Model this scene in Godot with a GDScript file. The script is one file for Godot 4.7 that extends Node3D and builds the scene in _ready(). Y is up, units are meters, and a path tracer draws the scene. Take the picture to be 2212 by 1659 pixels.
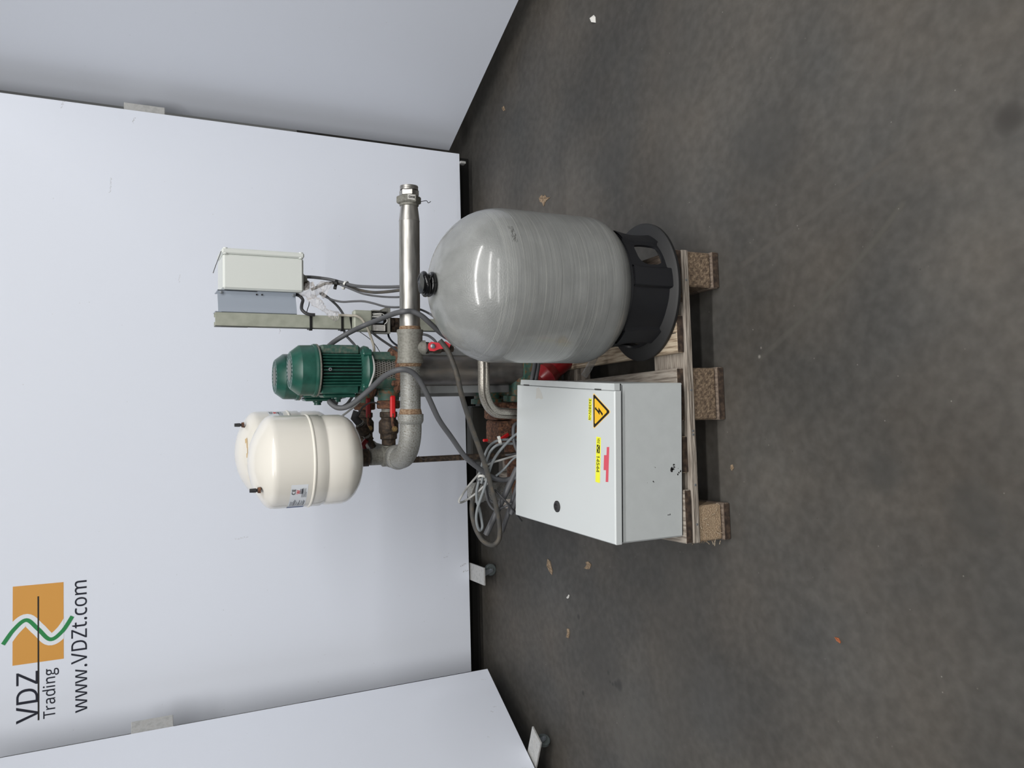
extends Node3D

# ---------------------------------------------------------------- mesh builder
class MB:
	var v := PackedVector3Array()
	var n := PackedVector3Array()
	var u := PackedVector2Array()
	var ix := PackedInt32Array()

	func vert(p: Vector3, nn: Vector3, uv := Vector2.ZERO) -> int:
		v.append(p)
		n.append(nn)
		u.append(uv)
		return v.size() - 1

	func tri(a: int, b: int, c: int) -> void:   # counter-clockwise seen from outside
		ix.append(a)
		ix.append(c)
		ix.append(b)

	func quad(a: Vector3, b: Vector3, c: Vector3, d: Vector3) -> void:
		var nn := (b - a).cross(d - a)
		if nn.length_squared() < 1e-16:
			nn = (c - b).cross(d - c)
		nn = nn.normalized()
		var i := vert(a, nn, Vector2(0, 0))
		vert(b, nn, Vector2(1, 0))
		vert(c, nn, Vector2(1, 1))
		vert(d, nn, Vector2(0, 1))
		tri(i, i + 1, i + 2)
		tri(i, i + 2, i + 3)

	func triangle(a: Vector3, b: Vector3, c: Vector3) -> void:
		var nn := (b - a).cross(c - a).normalized()
		var i := vert(a, nn)
		vert(b, nn)
		vert(c, nn)
		tri(i, i + 1, i + 2)

	# a block with chamfered edges; lo, hi are opposite corners in the frame t
	func box(t: Transform3D, lo: Vector3, hi: Vector3, b := 0.0) -> void:
		var c := (lo + hi) / 2.0
		var h := (hi - lo) / 2.0
		b = minf(b, minf(h.x, minf(h.y, h.z)) * 0.9)
		var ax := [Vector3.RIGHT, Vector3.UP, Vector3.BACK]
		for k in 3:
			var e0: Vector3 = ax[k]
			var e1: Vector3 = ax[(k + 1) % 3]
			var e2: Vector3 = ax[(k + 2) % 3]
			for s in [-1.0, 1.0]:
				var o: Vector3 = c + e0 * h[k] * s
				var p: Vector3 = e1 * (h[(k + 1) % 3] - b)
				var q: Vector3 = e2 * (h[(k + 2) % 3] - b)
				if s > 0:
					quad(t * (o - p - q), t * (o + p - q), t * (o + p + q), t * (o - p + q))
				else:
					quad(t * (o - p - q), t * (o - p + q), t * (o + p + q), t * (o + p - q))
		if b <= 0.0:
			return
		for k in 3:
			var e0: Vector3 = ax[k]
			var e1: Vector3 = ax[(k + 1) % 3]
			var e2: Vector3 = ax[(k + 2) % 3]
			var l: Vector3 = e0 * (h[k] - b)
			for s1 in [-1.0, 1.0]:
				for s2 in [-1.0, 1.0]:
					var p: Vector3 = c + e1 * h[(k + 1) % 3] * s1 + e2 * (h[(k + 2) % 3] - b) * s2
					var q: Vector3 = c + e1 * (h[(k + 1) % 3] - b) * s1 + e2 * h[(k + 2) % 3] * s2
					_edge(t, p, q, l, c)
		for sx in [-1.0, 1.0]:
			for sy in [-1.0, 1.0]:
				for sz in [-1.0, 1.0]:
					var s := Vector3(sx, sy, sz)
					var a := c + Vector3(h.x * sx, (h.y - b) * sy, (h.z - b) * sz)
					var d := c + Vector3((h.x - b) * sx, h.y * sy, (h.z - b) * sz)
					var e := c + Vector3((h.x - b) * sx, (h.y - b) * sy, h.z * sz)
					if (d - a).cross(e - a).dot(s) > 0:
						triangle(t * a, t * d, t * e)
					else:
						triangle(t * a, t * e, t * d)

	func _edge(t: Transform3D, p: Vector3, q: Vector3, l: Vector3, c: Vector3) -> void:
		var out := (p + q) / 2.0 - c
		out -= l.normalized() * out.dot(l.normalized())
		if (l * 2.0).cross(q - p).dot(out) > 0:
			quad(t * (p - l), t * (p + l), t * (q + l), t * (q - l))
		else:
			quad(t * (p + l), t * (p - l), t * (q - l), t * (q + l))

	# profile (radius, height) from bottom to top, turned round the y axis; angle 0 looks to +z
	func lathe(t: Transform3D, prof: Array, seg := 32, a0 := 0.0, a1 := TAU, crease := 0.6) -> void:
		var m := prof.size() - 1
		var ns: Array[Vector2] = []
		for i in m:
			var d: Vector2 = prof[i + 1] - prof[i]
			ns.append(Vector2(d.y, -d.x).normalized())
		var total := 0.0
		for i in m:
			total += (prof[i + 1] as Vector2).distance_to(prof[i])
		var run := 0.0
		for i in m:
			var p0: Vector2 = prof[i]
			var p1: Vector2 = prof[i + 1]
			var n0 := ns[i]
			var n1 := ns[i]
			if i > 0 and ns[i].dot(ns[i - 1]) > cos(crease):
				n0 = (ns[i] + ns[i - 1]).normalized()
			if i < m - 1 and ns[i].dot(ns[i + 1]) > cos(crease):
				n1 = (ns[i] + ns[i + 1]).normalized()
			var v0 := run / maxf(total, 1e-6)
			run += p0.distance_to(p1)
			var v1 := run / maxf(total, 1e-6)
			var base := v.size()
			for j in seg + 1:
				var a := a0 + (a1 - a0) * j / seg
				var s := sin(a)
				var c := cos(a)
				var uu := float(j) / seg
				vert(t * Vector3(p0.x * s, p0.y, p0.x * c), (t.basis * Vector3(n0.x * s, n0.y, n0.x * c)).normalized(), Vector2(uu, v0))
				vert(t * Vector3(p1.x * s, p1.y, p1.x * c), (t.basis * Vector3(n1.x * s, n1.y, n1.x * c)).normalized(), Vector2(uu, v1))
			for j in seg:
				var k := base + j * 2
				if p0.x > 1e-6:
					tri(k, k + 2, k + 3)
				if p1.x > 1e-6:
					tri(k, k + 3, k + 1)

	func hexa(t: Transform3D, r: float, y0: float, y1: float, hole := 0.0, sides := 6) -> void:
		var b := minf(r * 0.08, (y1 - y0) * 0.25)
		for j in sides:
			var a := TAU * j / sides
			var c := TAU * (j + 1) / sides
			var pa := Vector3(r * sin(a), 0, r * cos(a))
			var pc := Vector3(r * sin(c), 0, r * cos(c))
			var up := Vector3.UP
			quad(t * (pa + up * (y0 + b)), t * (pc + up * (y0 + b)), t * (pc + up * (y1 - b)), t * (pa + up * (y1 - b)))
			var k := 1.0 - b / r
			quad(t * (pa + up * (y1 - b)), t * (pc + up * (y1 - b)), t * (pc * k + up * y1), t * (pa * k + up * y1))
			quad(t * (pa * k + up * y0), t * (pc * k + up * y0), t * (pc + up * (y0 + b)), t * (pa + up * (y0 + b)))
			var q := hole / r
			quad(t * (pa * k + up * y1), t * (pc * k + up * y1), t * (pc * q + up * y1), t * (pa * q + up * y1))
			quad(t * (pc * k + up * y0), t * (pa * k + up * y0), t * (pa * q + up * y0), t * (pc * q + up * y0))

	# a round bar swept along points; radii may vary
	func tube(pts: PackedVector3Array, r: float, seg := 10, caps := true, flat := 1.0) -> void:
		var m := pts.size()
		var tan0 := (pts[1] - pts[0]).normalized()
		var side := tan0.cross(Vector3.UP)
		if side.length() < 0.05:
			side = tan0.cross(Vector3.RIGHT)
		side = side.normalized()
		var base := v.size()
		var run := 0.0
		for i in m:
			var tn := (pts[mini(i + 1, m - 1)] - pts[maxi(i - 1, 0)]).normalized()
			side = (side - tn * side.dot(tn)).normalized()
			var up := tn.cross(side)
			if i > 0:
				run += pts[i].distance_to(pts[i - 1])
			for j in seg + 1:
				var a := TAU * j / seg
				var d := side * cos(a) + up * sin(a) * flat
				vert(pts[i] + d * r, d.normalized(), Vector2(float(j) / seg, run / (TAU * r)))
		for i in m - 1:
			for j in seg:
				var k := base + i * (seg + 1) + j
				tri(k, k + 1, k + seg + 2)
				tri(k, k + seg + 2, k + seg + 1)
		if caps:
			for e in [0, m - 1]:
				var nn := (pts[0] - pts[1]).normalized() if e == 0 else (pts[m - 1] - pts[m - 2]).normalized()
				var c := vert(pts[e], nn)
				var f := v.size()
				for j in seg + 1:
					vert(v[base + e * (seg + 1) + j], nn)
				for j in seg:
					if e == 0:
						tri(c, f + j + 1, f + j)
					else:
						tri(c, f + j, f + j + 1)

	# polygon in the frame's xy plane, extruded from z0 to z1
	func prism(t: Transform3D, poly: PackedVector2Array, z0: float, z1: float) -> void:
		if Geometry2D.is_polygon_clockwise(poly):
			poly.reverse()
		# (Geometry2D's y axis points down, so its "clockwise" is ours counter-clockwise: reverse again below when needed)
		var area := 0.0
		for i in poly.size():
			area += poly[i].cross(poly[(i + 1) % poly.size()])
		if area < 0:
			poly.reverse()
		var tr := Geometry2D.triangulate_polygon(poly)
		var f := (t.basis * Vector3.BACK).normalized()
		var b0 := v.size()
		for p in poly:
			vert(t * Vector3(p.x, p.y, z1), f, p)
		var b1 := v.size()
		for p in poly:
			vert(t * Vector3(p.x, p.y, z0), -f, p)
		for i in range(0, tr.size(), 3):
			var a := tr[i]
			var b := tr[i + 1]
			var c := tr[i + 2]
			if (poly[b] - poly[a]).cross(poly[c] - poly[a]) < 0:
				var w := b
				b = c
				c = w
			tri(b0 + a, b0 + b, b0 + c)
			tri(b1 + a, b1 + c, b1 + b)
		for i in poly.size():
			var p := poly[i]
			var q := poly[(i + 1) % poly.size()]
			quad(t * Vector3(p.x, p.y, z0), t * Vector3(q.x, q.y, z0), t * Vector3(q.x, q.y, z1), t * Vector3(p.x, p.y, z1))

	# a curved slab: part of a ring between two radii, heights and angles
	func arc(t: Transform3D, r0: float, r1: float, y0: float, y1: float, a0: float, a1: float, seg := 8) -> void:
		lathe(t, [Vector2(r0, y0), Vector2(r1, y0), Vector2(r1, y1), Vector2(r0, y1), Vector2(r0, y0)], seg, a0, a1, 0.1)
		for e in [a0, a1]:
			var d := Vector3(sin(e), 0, cos(e))
			var p := [d * r0 + Vector3.UP * y0, d * r1 + Vector3.UP * y0, d * r1 + Vector3.UP * y1, d * r0 + Vector3.UP * y1]
			if e == a0:
				quad(t * p[0], t * p[1], t * p[2], t * p[3])
			else:
				quad(t * p[1], t * p[0], t * p[3], t * p[2])

	func mesh() -> ArrayMesh:
		var a := []
		a.resize(Mesh.ARRAY_MAX)
		a[Mesh.ARRAY_VERTEX] = v
		a[Mesh.ARRAY_NORMAL] = n
		a[Mesh.ARRAY_TEX_UV] = u
		a[Mesh.ARRAY_INDEX] = ix
		var m := ArrayMesh.new()
		m.add_surface_from_arrays(Mesh.PRIMITIVE_TRIANGLES, a)
		return m


const I := Transform3D.IDENTITY
var M := {}
var rng := RandomNumberGenerator.new()


func V2(x: float, y: float) -> Vector2:
	return Vector2(x, y)


func at(x: float, y: float, z: float) -> Transform3D:
	return Transform3D(Basis.IDENTITY, Vector3(x, y, z))


# frame whose y axis points along d, its z axis kept near +z when it can be
func along(p: Vector3, d: Vector3, twist := 0.0) -> Transform3D:
	var y := d.normalized()
	var r := Vector3.BACK if absf(y.dot(Vector3.BACK)) < 0.9 else Vector3.UP
	var x := y.cross(r).normalized()
	var z := x.cross(y)
	return Transform3D(Basis(x, y, z).rotated(y, twist), p)


func numbered(parent: Node, called: String) -> String:
	if not parent.has_node(called):
		return called
	var k := 1
	while parent.has_node("%s_%03d" % [called, k]):
		k += 1
	return "%s_%03d" % [called, k]


func tag(o: Node, label: String, category := "", group := "", kind := "") -> Node:
	if label:
		o.set_meta("label", label)
	if category:
		o.set_meta("category", category)
	if group:
		o.set_meta("group", group)
	if kind:
		o.set_meta("kind", kind)
	return o


func thing(called: String, label: String, category: String, t := I, group := "") -> Node3D:
	var o := Node3D.new()
	o.name = numbered(self, called)
	add_child(o)
	o.transform = t
	tag(o, label, category, group)
	return o


func obj(called: String, b: MB, m: Material, parent: Node = self, t := I) -> MeshInstance3D:
	var o := MeshInstance3D.new()
	o.name = numbered(parent, called)
	o.mesh = b.mesh()
	o.material_override = m
	o.transform = t
	parent.add_child(o, true)
	return o


func smooth(pts: Array, sub := 6) -> PackedVector3Array:
	var c := Curve3D.new()
	var out := PackedVector3Array()
	var m := pts.size()
	for i in m - 1:
		var p0: Vector3 = pts[maxi(i - 1, 0)]
		var p1: Vector3 = pts[i]
		var p2: Vector3 = pts[i + 1]
		var p3: Vector3 = pts[mini(i + 2, m - 1)]
		for k in sub:
			var s := float(k) / sub
			out.append(0.5 * ((2.0 * p1) + (p2 - p0) * s + (2.0 * p0 - 5.0 * p1 + 4.0 * p2 - p3) * s * s + (3.0 * p1 - p0 - 3.0 * p2 + p3) * s * s * s))
	out.append(pts[m - 1])
	return out


# ---------------------------------------------------------------- materials
func flat(col: Color, rough: float, metal := 0.0) -> StandardMaterial3D:
	var m := StandardMaterial3D.new()
	m.albedo_color = col
	m.roughness = rough
	m.metallic = metal
	return m


func noise(sd: int, freq: float, oct := 4, kind := FastNoiseLite.TYPE_SIMPLEX_SMOOTH) -> FastNoiseLite:
	var f := FastNoiseLite.new()
	f.seed = sd
	f.noise_type = kind
	f.frequency = freq
	f.fractal_octaves = oct
	return f


func ramp_tex(sd: int, freq: float, stops: Array, oct := 4, size := 512, kind := FastNoiseLite.TYPE_SIMPLEX_SMOOTH) -> ImageTexture:
	var im := noise(sd, freq, oct, kind).get_seamless_image(size, size)
	im.convert(Image.FORMAT_L8)
	var src := im.get_data()
	var g := Gradient.new()
	var offs := PackedFloat32Array()
	var cols := PackedColorArray()
	for i in stops.size():
		offs.append(float(stops[i][0]))
		cols.append(stops[i][1])
	g.offsets = offs
	g.colors = cols
	var lut := PackedByteArray()
	for i in 256:
		var c := g.sample(i / 255.0)
		lut.append(int(c.r * 255))
		lut.append(int(c.g * 255))
		lut.append(int(c.b * 255))
	var out := PackedByteArray()
	out.resize(size * size * 3)
	for i in src.size():
		var k := src[i] * 3
		out[i * 3] = lut[k]
		out[i * 3 + 1] = lut[k + 1]
		out[i * 3 + 2] = lut[k + 2]
	return ImageTexture.create_from_image(Image.create_from_data(size, size, false, Image.FORMAT_RGB8, out))


func grey_tex(sd: int, freq: float, oct := 4, size := 512, kind := FastNoiseLite.TYPE_SIMPLEX_SMOOTH) -> ImageTexture:
	var im := noise(sd, freq, oct, kind).get_seamless_image(size, size)
	im.convert(Image.FORMAT_L8)
	return ImageTexture.create_from_image(im)


func tri_mat(tex: Texture2D, scale: Vector3, rough: float, metal := 0.0, world := false) -> StandardMaterial3D:
	var m := flat(Color.WHITE, rough, metal)
	m.albedo_texture = tex
	m.uv1_triplanar = true
	m.uv1_world_triplanar = world
	m.uv1_scale = scale
	return m


func relief(m: StandardMaterial3D, tex: Texture2D, cm: float) -> StandardMaterial3D:
	m.heightmap_enabled = true
	m.heightmap_texture = tex
	m.heightmap_scale = cm
	return m


func C(r: int, g: int, b: int) -> Color:
	return Color8(r, g, b)


func floor_texture() -> ImageTexture:
	var w := 2048
	var a := noise(11, 0.0045, 6).get_seamless_image(w / 2, w / 2)
	var b := noise(12, 0.007, 6).get_seamless_image(w / 2, w / 2)
	var c := noise(13, 0.05, 5).get_seamless_image(w, w)
	for im in [a, b]:
		im.convert(Image.FORMAT_L8)
		im.resize(w, w, Image.INTERPOLATE_BILINEAR)
	c.convert(Image.FORMAT_L8)
	var da: PackedByteArray = a.get_data()
	var db: PackedByteArray = b.get_data()
	var dc: PackedByteArray = c.get_data()
	var out := PackedByteArray()
	out.resize(w * w * 3)
	for i in w * w:
		var l := 68.5 + (da[i] - 128) * 0.095 + (dc[i] - 128) * 0.065 + (db[i] - 128) * 0.05
		var t := (db[i] - 128) * 0.018
		out[i * 3] = int(l + 2.2 + t)
		out[i * 3 + 1] = int(l - 0.6)
		out[i * 3 + 2] = int(l - 4.6 - t)
	var im := Image.create_from_data(w, w, false, Image.FORMAT_RGB8, out)
	# wear with a shape of its own: faint tyre arcs, oil spots, scuffs, white specks (metres on the floor)
	var px := func(x: float, z: float) -> Vector2i:
		return Vector2i(posmod(int(floor(x / 4.2 * w)), w), posmod(int(floor(z / 4.2 * w)), w))
	var dab := func(x: float, z: float, r: float, col: Color, k: float) -> void:
		var n := int(ceil(r / 4.2 * w))
		var o: Vector2i = px.call(x, z)
		for j in range(-n, n + 1):
			for i in range(-n, n + 1):
				var d := sqrt(i * i + j * j) / maxf(n, 1.0)
				if d > 1.0:
					continue
				var q := Vector2i(posmod(o.x + i, w), posmod(o.y + j, w))
				im.set_pixelv(q, im.get_pixelv(q).lerp(col, k * (1.0 - d * d)))
	var strokes := [
		[V2(0.311, -1.587), V2(0.424, -1.281), V2(0.505, -1.047), 0.014, C(84, 81, 77), 0.12],
		[V2(0.061, -1.521), V2(0.226, -1.243), V2(0.375, -1.101), 0.011, C(82, 80, 75), 0.12],
		[V2(1.25, -3.3), V2(1.38, -2.95), V2(1.55, -2.5), 0.016, C(78, 75, 70), 0.08],
		[V2(-1.3, -2.3), V2(-1.0, -2.0), V2(-0.6, -1.7), 0.03, C(76, 74, 70), 0.05],
	]
	for s in strokes:
		for k in 300:
			var t := k / 299.0
			var p: Vector2 = (s[0] as Vector2).lerp(s[1], t).lerp((s[1] as Vector2).lerp(s[2], t), t)
			dab.call(p.x, p.y, s[3], s[4], s[5] * 0.8)
	for s in [[0.486, -0.879, 0.034, C(48, 45, 42), 0.9], [-0.428, -1.249, 0.05, C(81, 76, 72), 0.45], [-1.02, -2.186, 0.022, C(37, 35, 34), 0.9], [-1.025, -2.205, 0.012, C(36, 35, 34), 0.9], [-1.03, -2.225, 0.007, C(36, 35, 34), 0.9], [-1.028, -2.24, 0.005, C(38, 37, 35), 0.9], [-1.0, -2.25, 0.01, C(40, 39, 36), 0.8], [-0.25, -0.95, 0.07, C(53, 53, 51), 0.4], [-0.86, -2.45, 0.012, C(34, 33, 32), 0.7], [-1.13, -2.42, 0.010, C(34, 33, 32), 0.7], [-0.98, -2.30, 0.16, C(52, 51, 49), 0.45], [-1.15, -2.1, 0.2, C(84, 82, 78), 0.35], [0.75, -2.2, 0.12, C(56, 56, 55), 0.35], [0.6, -1.5, 0.14, C(56, 55, 53), 0.4], [-0.9, -1.7, 0.14, C(70, 68, 66), 0.4], [1.05, -1.2, 0.2, C(71, 70, 67), 0.35], [-0.2, -1.15, 0.05, C(51, 51, 49), 0.4], [0.067, -1.521, 0.006, C(132, 128, 123), 0.9], [0.09, -1.515, 0.004, C(117, 113, 109), 0.9]]:
		dab.call(s[0], s[1], s[2], s[3], s[4])
	var r := RandomNumberGenerator.new()
	r.seed = 5
	for k in 420:
		var x := r.randf_range(-1.9, 1.9)
		var z := r.randf_range(-3.4, -0.6)
		var q: Vector2i = px.call(x, z)
		var g := r.randi_range(110, 180)
		if r.randf() < 0.25:
			g = r.randi_range(35, 55)
		im.set_pixelv(q, im.get_pixelv(q).lerp(C(g, g - 3, g - 9), r.randf_range(0.35, 1.0)))
	return ImageTexture.create_from_image(im)


func panel_texture(sd: int, marks: Array) -> ImageTexture:
	var w := 1024
	var im := Image.create(w, w, false, Image.FORMAT_RGB8)
	im.fill(C(234, 239, 250))
	var r := RandomNumberGenerator.new()
	r.seed = sd
	for m in marks:     # x, y (0..1 from the lower left), angle, length, strength
		var p := V2(m[0] * w, (1.0 - m[1]) * w)
		var d := Vector2.from_angle(m[2])
		for k in int(m[3]):
			var q := p + d * k + V2(r.randf_range(-1.2, 1.2), r.randf_range(-1.2, 1.2))
			var qi := Vector2i(q)
			if qi.x >= 0 and qi.y >= 0 and qi.x < w and qi.y < w:
				im.set_pixelv(qi, im.get_pixelv(qi).lerp(C(120, 116, 112), m[4] * r.randf_range(0.4, 1.0)))
	for k in 60:
		var q := Vector2i(r.randi_range(0, w - 1), r.randi_range(0, w - 1))
		im.set_pixelv(q, im.get_pixelv(q).lerp(C(130, 125, 120), r.randf_range(0.1, 0.4)))
	return ImageTexture.create_from_image(im)


# wound glass fibre: grey with slanting bands of thin light and dark threads round the straight part
func winding_images() -> Array:
	var w := 1024
	var col := Image.create(w, w, false, Image.FORMAT_RGB8)
	col.fill(C(136, 138, 137))
	var hgt := Image.create(w, w, false, Image.FORMAT_RGB8)
	hgt.fill(C(128, 128, 128))
	var soft := noise(31, 0.012, 4).get_seamless_image(w, w)
	soft.convert(Image.FORMAT_L8)
	var sd := soft.get_data()
	var dd := col.get_data()
	for i in w * w:
		var k := int((sd[i] - 128) * 0.07)
		dd[i * 3] += k
		dd[i * 3 + 1] += k
		dd[i * 3 + 2] += k
	col = Image.create_from_data(w, w, false, Image.FORMAT_RGB8, dd)
	var r := RandomNumberGenerator.new()
	r.seed = 8
	for k in 900:
		var v0 := r.randf_range(0.27, 0.72)
		var x0 := r.randi_range(0, w - 1)
		var n := r.randi_range(40, 330)
		var slope := r.randf_range(-0.03, 0.05)
		var light := r.randf() < 0.55
		var c := C(186, 186, 180) if light else C(98, 100, 100)
		var s := r.randf_range(0.12, 0.55)
		if v0 < 0.36 or v0 > 0.69:
			s *= 1.25
		for i in n:
			var x := posmod(x0 + i, w)
			var y := int(v0 * w + i * slope)
			var f := s * sin(PI * i / n)
			col.set_pixel(x, y, col.get_pixel(x, y).lerp(c, f))
			hgt.set_pixel(x, y, hgt.get_pixel(x, y).lerp(C(255, 255, 255) if light else C(0, 0, 0), f))
	# scuffs near the upper shoulder
	for k in 40:
		var x := 602 + r.randi_range(-20, 20)
		var y := int(0.668 * w) + r.randi_range(-8, 8)
		for i in r.randi_range(3, 9):
			col.set_pixel(x + i, y, C(70, 70, 68))
	for k in 26:
		var x := r.randi_range(545, 650)
		var y := int(0.215 * w) + r.randi_range(-40, 14)
		for i in r.randi_range(8, 30):
			var q := Vector2i(x + int(i * 0.2), y + i)
			col.set_pixelv(q, col.get_pixelv(q).lerp(C(120, 104, 92), 0.3))
	var rip := noise(33, 0.17, 2).get_seamless_image(w, w)
	rip.convert(Image.FORMAT_L8)
	var rd := rip.get_data()
	var hd := hgt.get_data()
	for i in w * w:
		var rw := lerpf(0.08, 0.5, smoothstep(650.0, 740.0, float(i / w)))
		var k := clampi(int((hd[i * 3] - 128) * 0.45 + (rd[i] - 128) * rw) + 128, 0, 255)
		hd[i * 3] = k
		hd[i * 3 + 1] = k
		hd[i * 3 + 2] = k
	hgt = Image.create_from_data(w, w, false, Image.FORMAT_RGB8, hd)
	return [ImageTexture.create_from_image(col), ImageTexture.create_from_image(hgt)]


func make_materials() -> void:
	M.floor = tri_mat(floor_texture(), Vector3.ONE / 4.2, 0.62, 0.0, true)
	M.hall = flat(C(176, 178, 180), 0.9)
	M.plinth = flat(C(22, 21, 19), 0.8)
	M.panel_edge = flat(C(196, 196, 196), 0.5)
	M.alu = tri_mat(ramp_tex(21, 0.02, [[0.2, C(176, 176, 174)], [0.55, C(192, 192, 190)], [0.85, C(184, 183, 180)]], 4, 256), Vector3.ONE * 6, 0.5, 0.25)
	M.zinc = flat(C(150, 156, 162), 0.42, 0.7)
	M.wheel = flat(C(92, 100, 100), 0.55)
	M.navy = flat(C(18, 23, 42), 0.5)
	M.orange = flat(C(222, 160, 74), 0.5)
	M.green_print = flat(C(36, 138, 76), 0.5)
	M.white_print = flat(C(236, 240, 246), 0.5)
	M.black_print = flat(C(20, 16, 14), 0.5)
	var woods := [
		[C(112, 103, 94), C(145, 136, 126), C(164, 156, 146)],
		[C(84, 72, 62), C(108, 95, 84), C(128, 114, 102)],
		[C(118, 102, 84), C(158, 142, 122), C(182, 168, 148)],
	]
	var grain := grey_tex(45, 0.03, 5, 256)
	for k in 3:
		var w: Array = woods[k]
		var m := tri_mat(ramp_tex(41 + k, 0.016, [[0.15, w[0]], [0.45, w[1]], [0.8, w[2]]], 5, 512), Vector3(14, 14, 1.1), 0.9)
		relief(m, grain, 0.25)
		M["wood_%d" % k] = m
		var mx := m.duplicate()
		mx.uv1_scale = Vector3(1.1, 14, 14)
		M["wood_cross_%d" % k] = mx
	M.end_grain = tri_mat(ramp_tex(47, 0.03, [[0.2, C(42, 33, 27)], [0.6, C(66, 53, 44)], [0.9, C(90, 74, 60)]], 4, 256), Vector3.ONE * 6, 0.9)
	M.chip = relief(tri_mat(ramp_tex(51, 0.022, [[0.15, C(84, 70, 58)], [0.45, C(112, 95, 78)], [0.7, C(134, 116, 96)], [0.95, C(150, 132, 110)]], 6, 512), Vector3(7, 7, 7), 0.95), grey_tex(52, 0.09, 4, 256), 0.14)
	M.chip_fresh = relief(tri_mat(ramp_tex(53, 0.07, [[0.1, C(112, 88, 66)], [0.4, C(154, 132, 108)], [0.75, C(182, 162, 136)], [1.0, C(150, 112, 78)]], 5, 512), Vector3(5, 9, 5), 0.95), grey_tex(52, 0.09, 4, 256), 0.1)
	var wi := winding_images()
	var f := flat(Color.WHITE, 0.34)
	f.albedo_texture = wi[0]
	relief(f, wi[1], 0.09)
	f.clearcoat_enabled = true
	f.clearcoat = 0.6
	f.clearcoat_roughness = 0.12
	M.fibre = f
	M.black_plastic = relief(flat(C(21, 22, 26), 0.5), grey_tex(61, 0.1, 3, 256), 0.01)
	M.black_plastic.uv1_triplanar = true
	M.black_plastic.uv1_scale = Vector3.ONE * 8
	M.black_rim = flat(C(46, 46, 48), 0.7)
	M.base_rim = flat(C(28, 28, 29), 0.6)
	M.black_gloss = flat(C(16, 17, 19), 0.16)
	M.cream = flat(C(234, 230, 221), 0.28)
	M.cream.clearcoat_enabled = true
	M.cream.clearcoat = 0.6
	M.cream.clearcoat_roughness = 0.08
	M.cream_seam = flat(C(238, 234, 224), 0.3)
	M.yellowed = flat(C(206, 180, 138), 0.6)
	M.grey_paint = tri_mat(ramp_tex(63, 0.02, [[0.2, C(194, 199, 200)], [0.8, C(197, 202, 203)]], 3, 256), Vector3.ONE * 4, 0.42)
	M.door_paint = flat(C(204, 209, 210), 0.34)
	M.chip_mark = flat(C(40, 40, 40), 0.8)
	M.residue = flat(C(196, 196, 192), 0.8)
	M.slot = flat(C(24, 24, 24), 0.8)
	M.yellow = flat(C(240, 190, 46), 0.45)
	M.yellow_pale = flat(C(242, 204, 120), 0.5)
	M.yellow_bright = flat(C(240, 240, 60), 0.5)
	M.red_tape = flat(C(212, 84, 100), 0.5)
	M.green = tri_mat(ramp_tex(65, 0.02, [[0.2, C(24, 70, 60)], [0.6, C(30, 84, 72)], [0.9, C(40, 92, 80)]], 4, 256), Vector3.ONE * 5, 0.3)
	M.green.clearcoat_enabled = true
	M.green.clearcoat = 0.3
	M.green_dusty = tri_mat(ramp_tex(67, 0.03, [[0.2, C(46, 84, 74)], [0.55, C(70, 92, 82)], [0.9, C(104, 108, 96)]], 4, 256), Vector3.ONE * 6, 0.6)
	M.green_dark = flat(C(17, 42, 38), 0.6)
	M.green_old = tri_mat(ramp_tex(69, 0.025, [[0.25, C(44, 78, 70)], [0.55, C(58, 92, 80)], [0.68, C(98, 78, 52)], [0.9, C(122, 74, 44)]], 5, 256), Vector3.ONE * 7, 0.6)
	M.rust = relief(tri_mat(ramp_tex(71, 0.03, [[0.15, C(62, 44, 36)], [0.45, C(92, 63, 48)], [0.75, C(118, 82, 60)], [1.0, C(150, 112, 84)]], 6, 256), Vector3(10, 6, 10), 0.9), grey_tex(72, 0.06, 4, 256), 0.25)
	M.rust_thread = tri_mat(ramp_tex(74, 0.04, [[0.2, C(92, 66, 48)], [0.5, C(134, 108, 84)], [0.8, C(160, 142, 118)]], 5, 256), Vector3.ONE * 12, 0.85)
	M.rust_dark = tri_mat(ramp_tex(73, 0.03, [[0.2, C(42, 36, 32)], [0.6, C(74, 62, 52)], [0.95, C(112, 92, 72)]], 5, 256), Vector3.ONE * 8, 0.7, 0.3)
	M.galv = relief(tri_mat(ramp_tex(75, 0.03, [[0.15, C(106, 100, 91)], [0.35, C(132, 131, 126)], [0.65, C(148, 149, 146)], [0.92, C(164, 165, 162)]], 6, 256), Vector3.ONE * 22, 0.55, 0.35), grey_tex(76, 0.06, 3, 256), 0.012)
	M.galv_dull = tri_mat(ramp_tex(77, 0.03, [[0.15, C(112, 109, 101)], [0.5, C(134, 133, 126)], [0.9, C(146, 145, 138)]], 6, 256), Vector3.ONE * 14, 0.6, 0.3)
	M.steel = tri_mat(ramp_tex(79, 0.02, [[0.2, C(150, 148, 144)], [0.6, C(182, 180, 176)], [0.9, C(200, 198, 194)]], 4, 256), Vector3(2, 14, 14), 0.4, 0.9)
	M.sleeve = tri_mat(ramp_tex(81, 0.012, [[0.2, C(104, 101, 99)], [0.5, C(132, 129, 126)], [0.9, C(150, 142, 134)]], 4, 256), Vector3(5, 2, 5), 0.42, 0.85)
	M.plate = flat(C(112, 116, 112), 0.5)
	M.bar = flat(C(150, 152, 153), 0.45, 0.6)
	M.perf = flat(C(196, 192, 186), 0.4, 0.8)
	M.strut = tri_mat(ramp_tex(83, 0.02, [[0.2, C(158, 161, 148)], [0.6, C(168, 171, 158)], [0.9, C(174, 176, 164)]], 3, 256), Vector3.ONE * 4, 0.55, 0.15)
	M.strut_dark = flat(C(96, 98, 94), 0.6, 0.3)
	M.sheet = flat(C(168, 177, 190), 0.42, 0.2)
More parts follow.
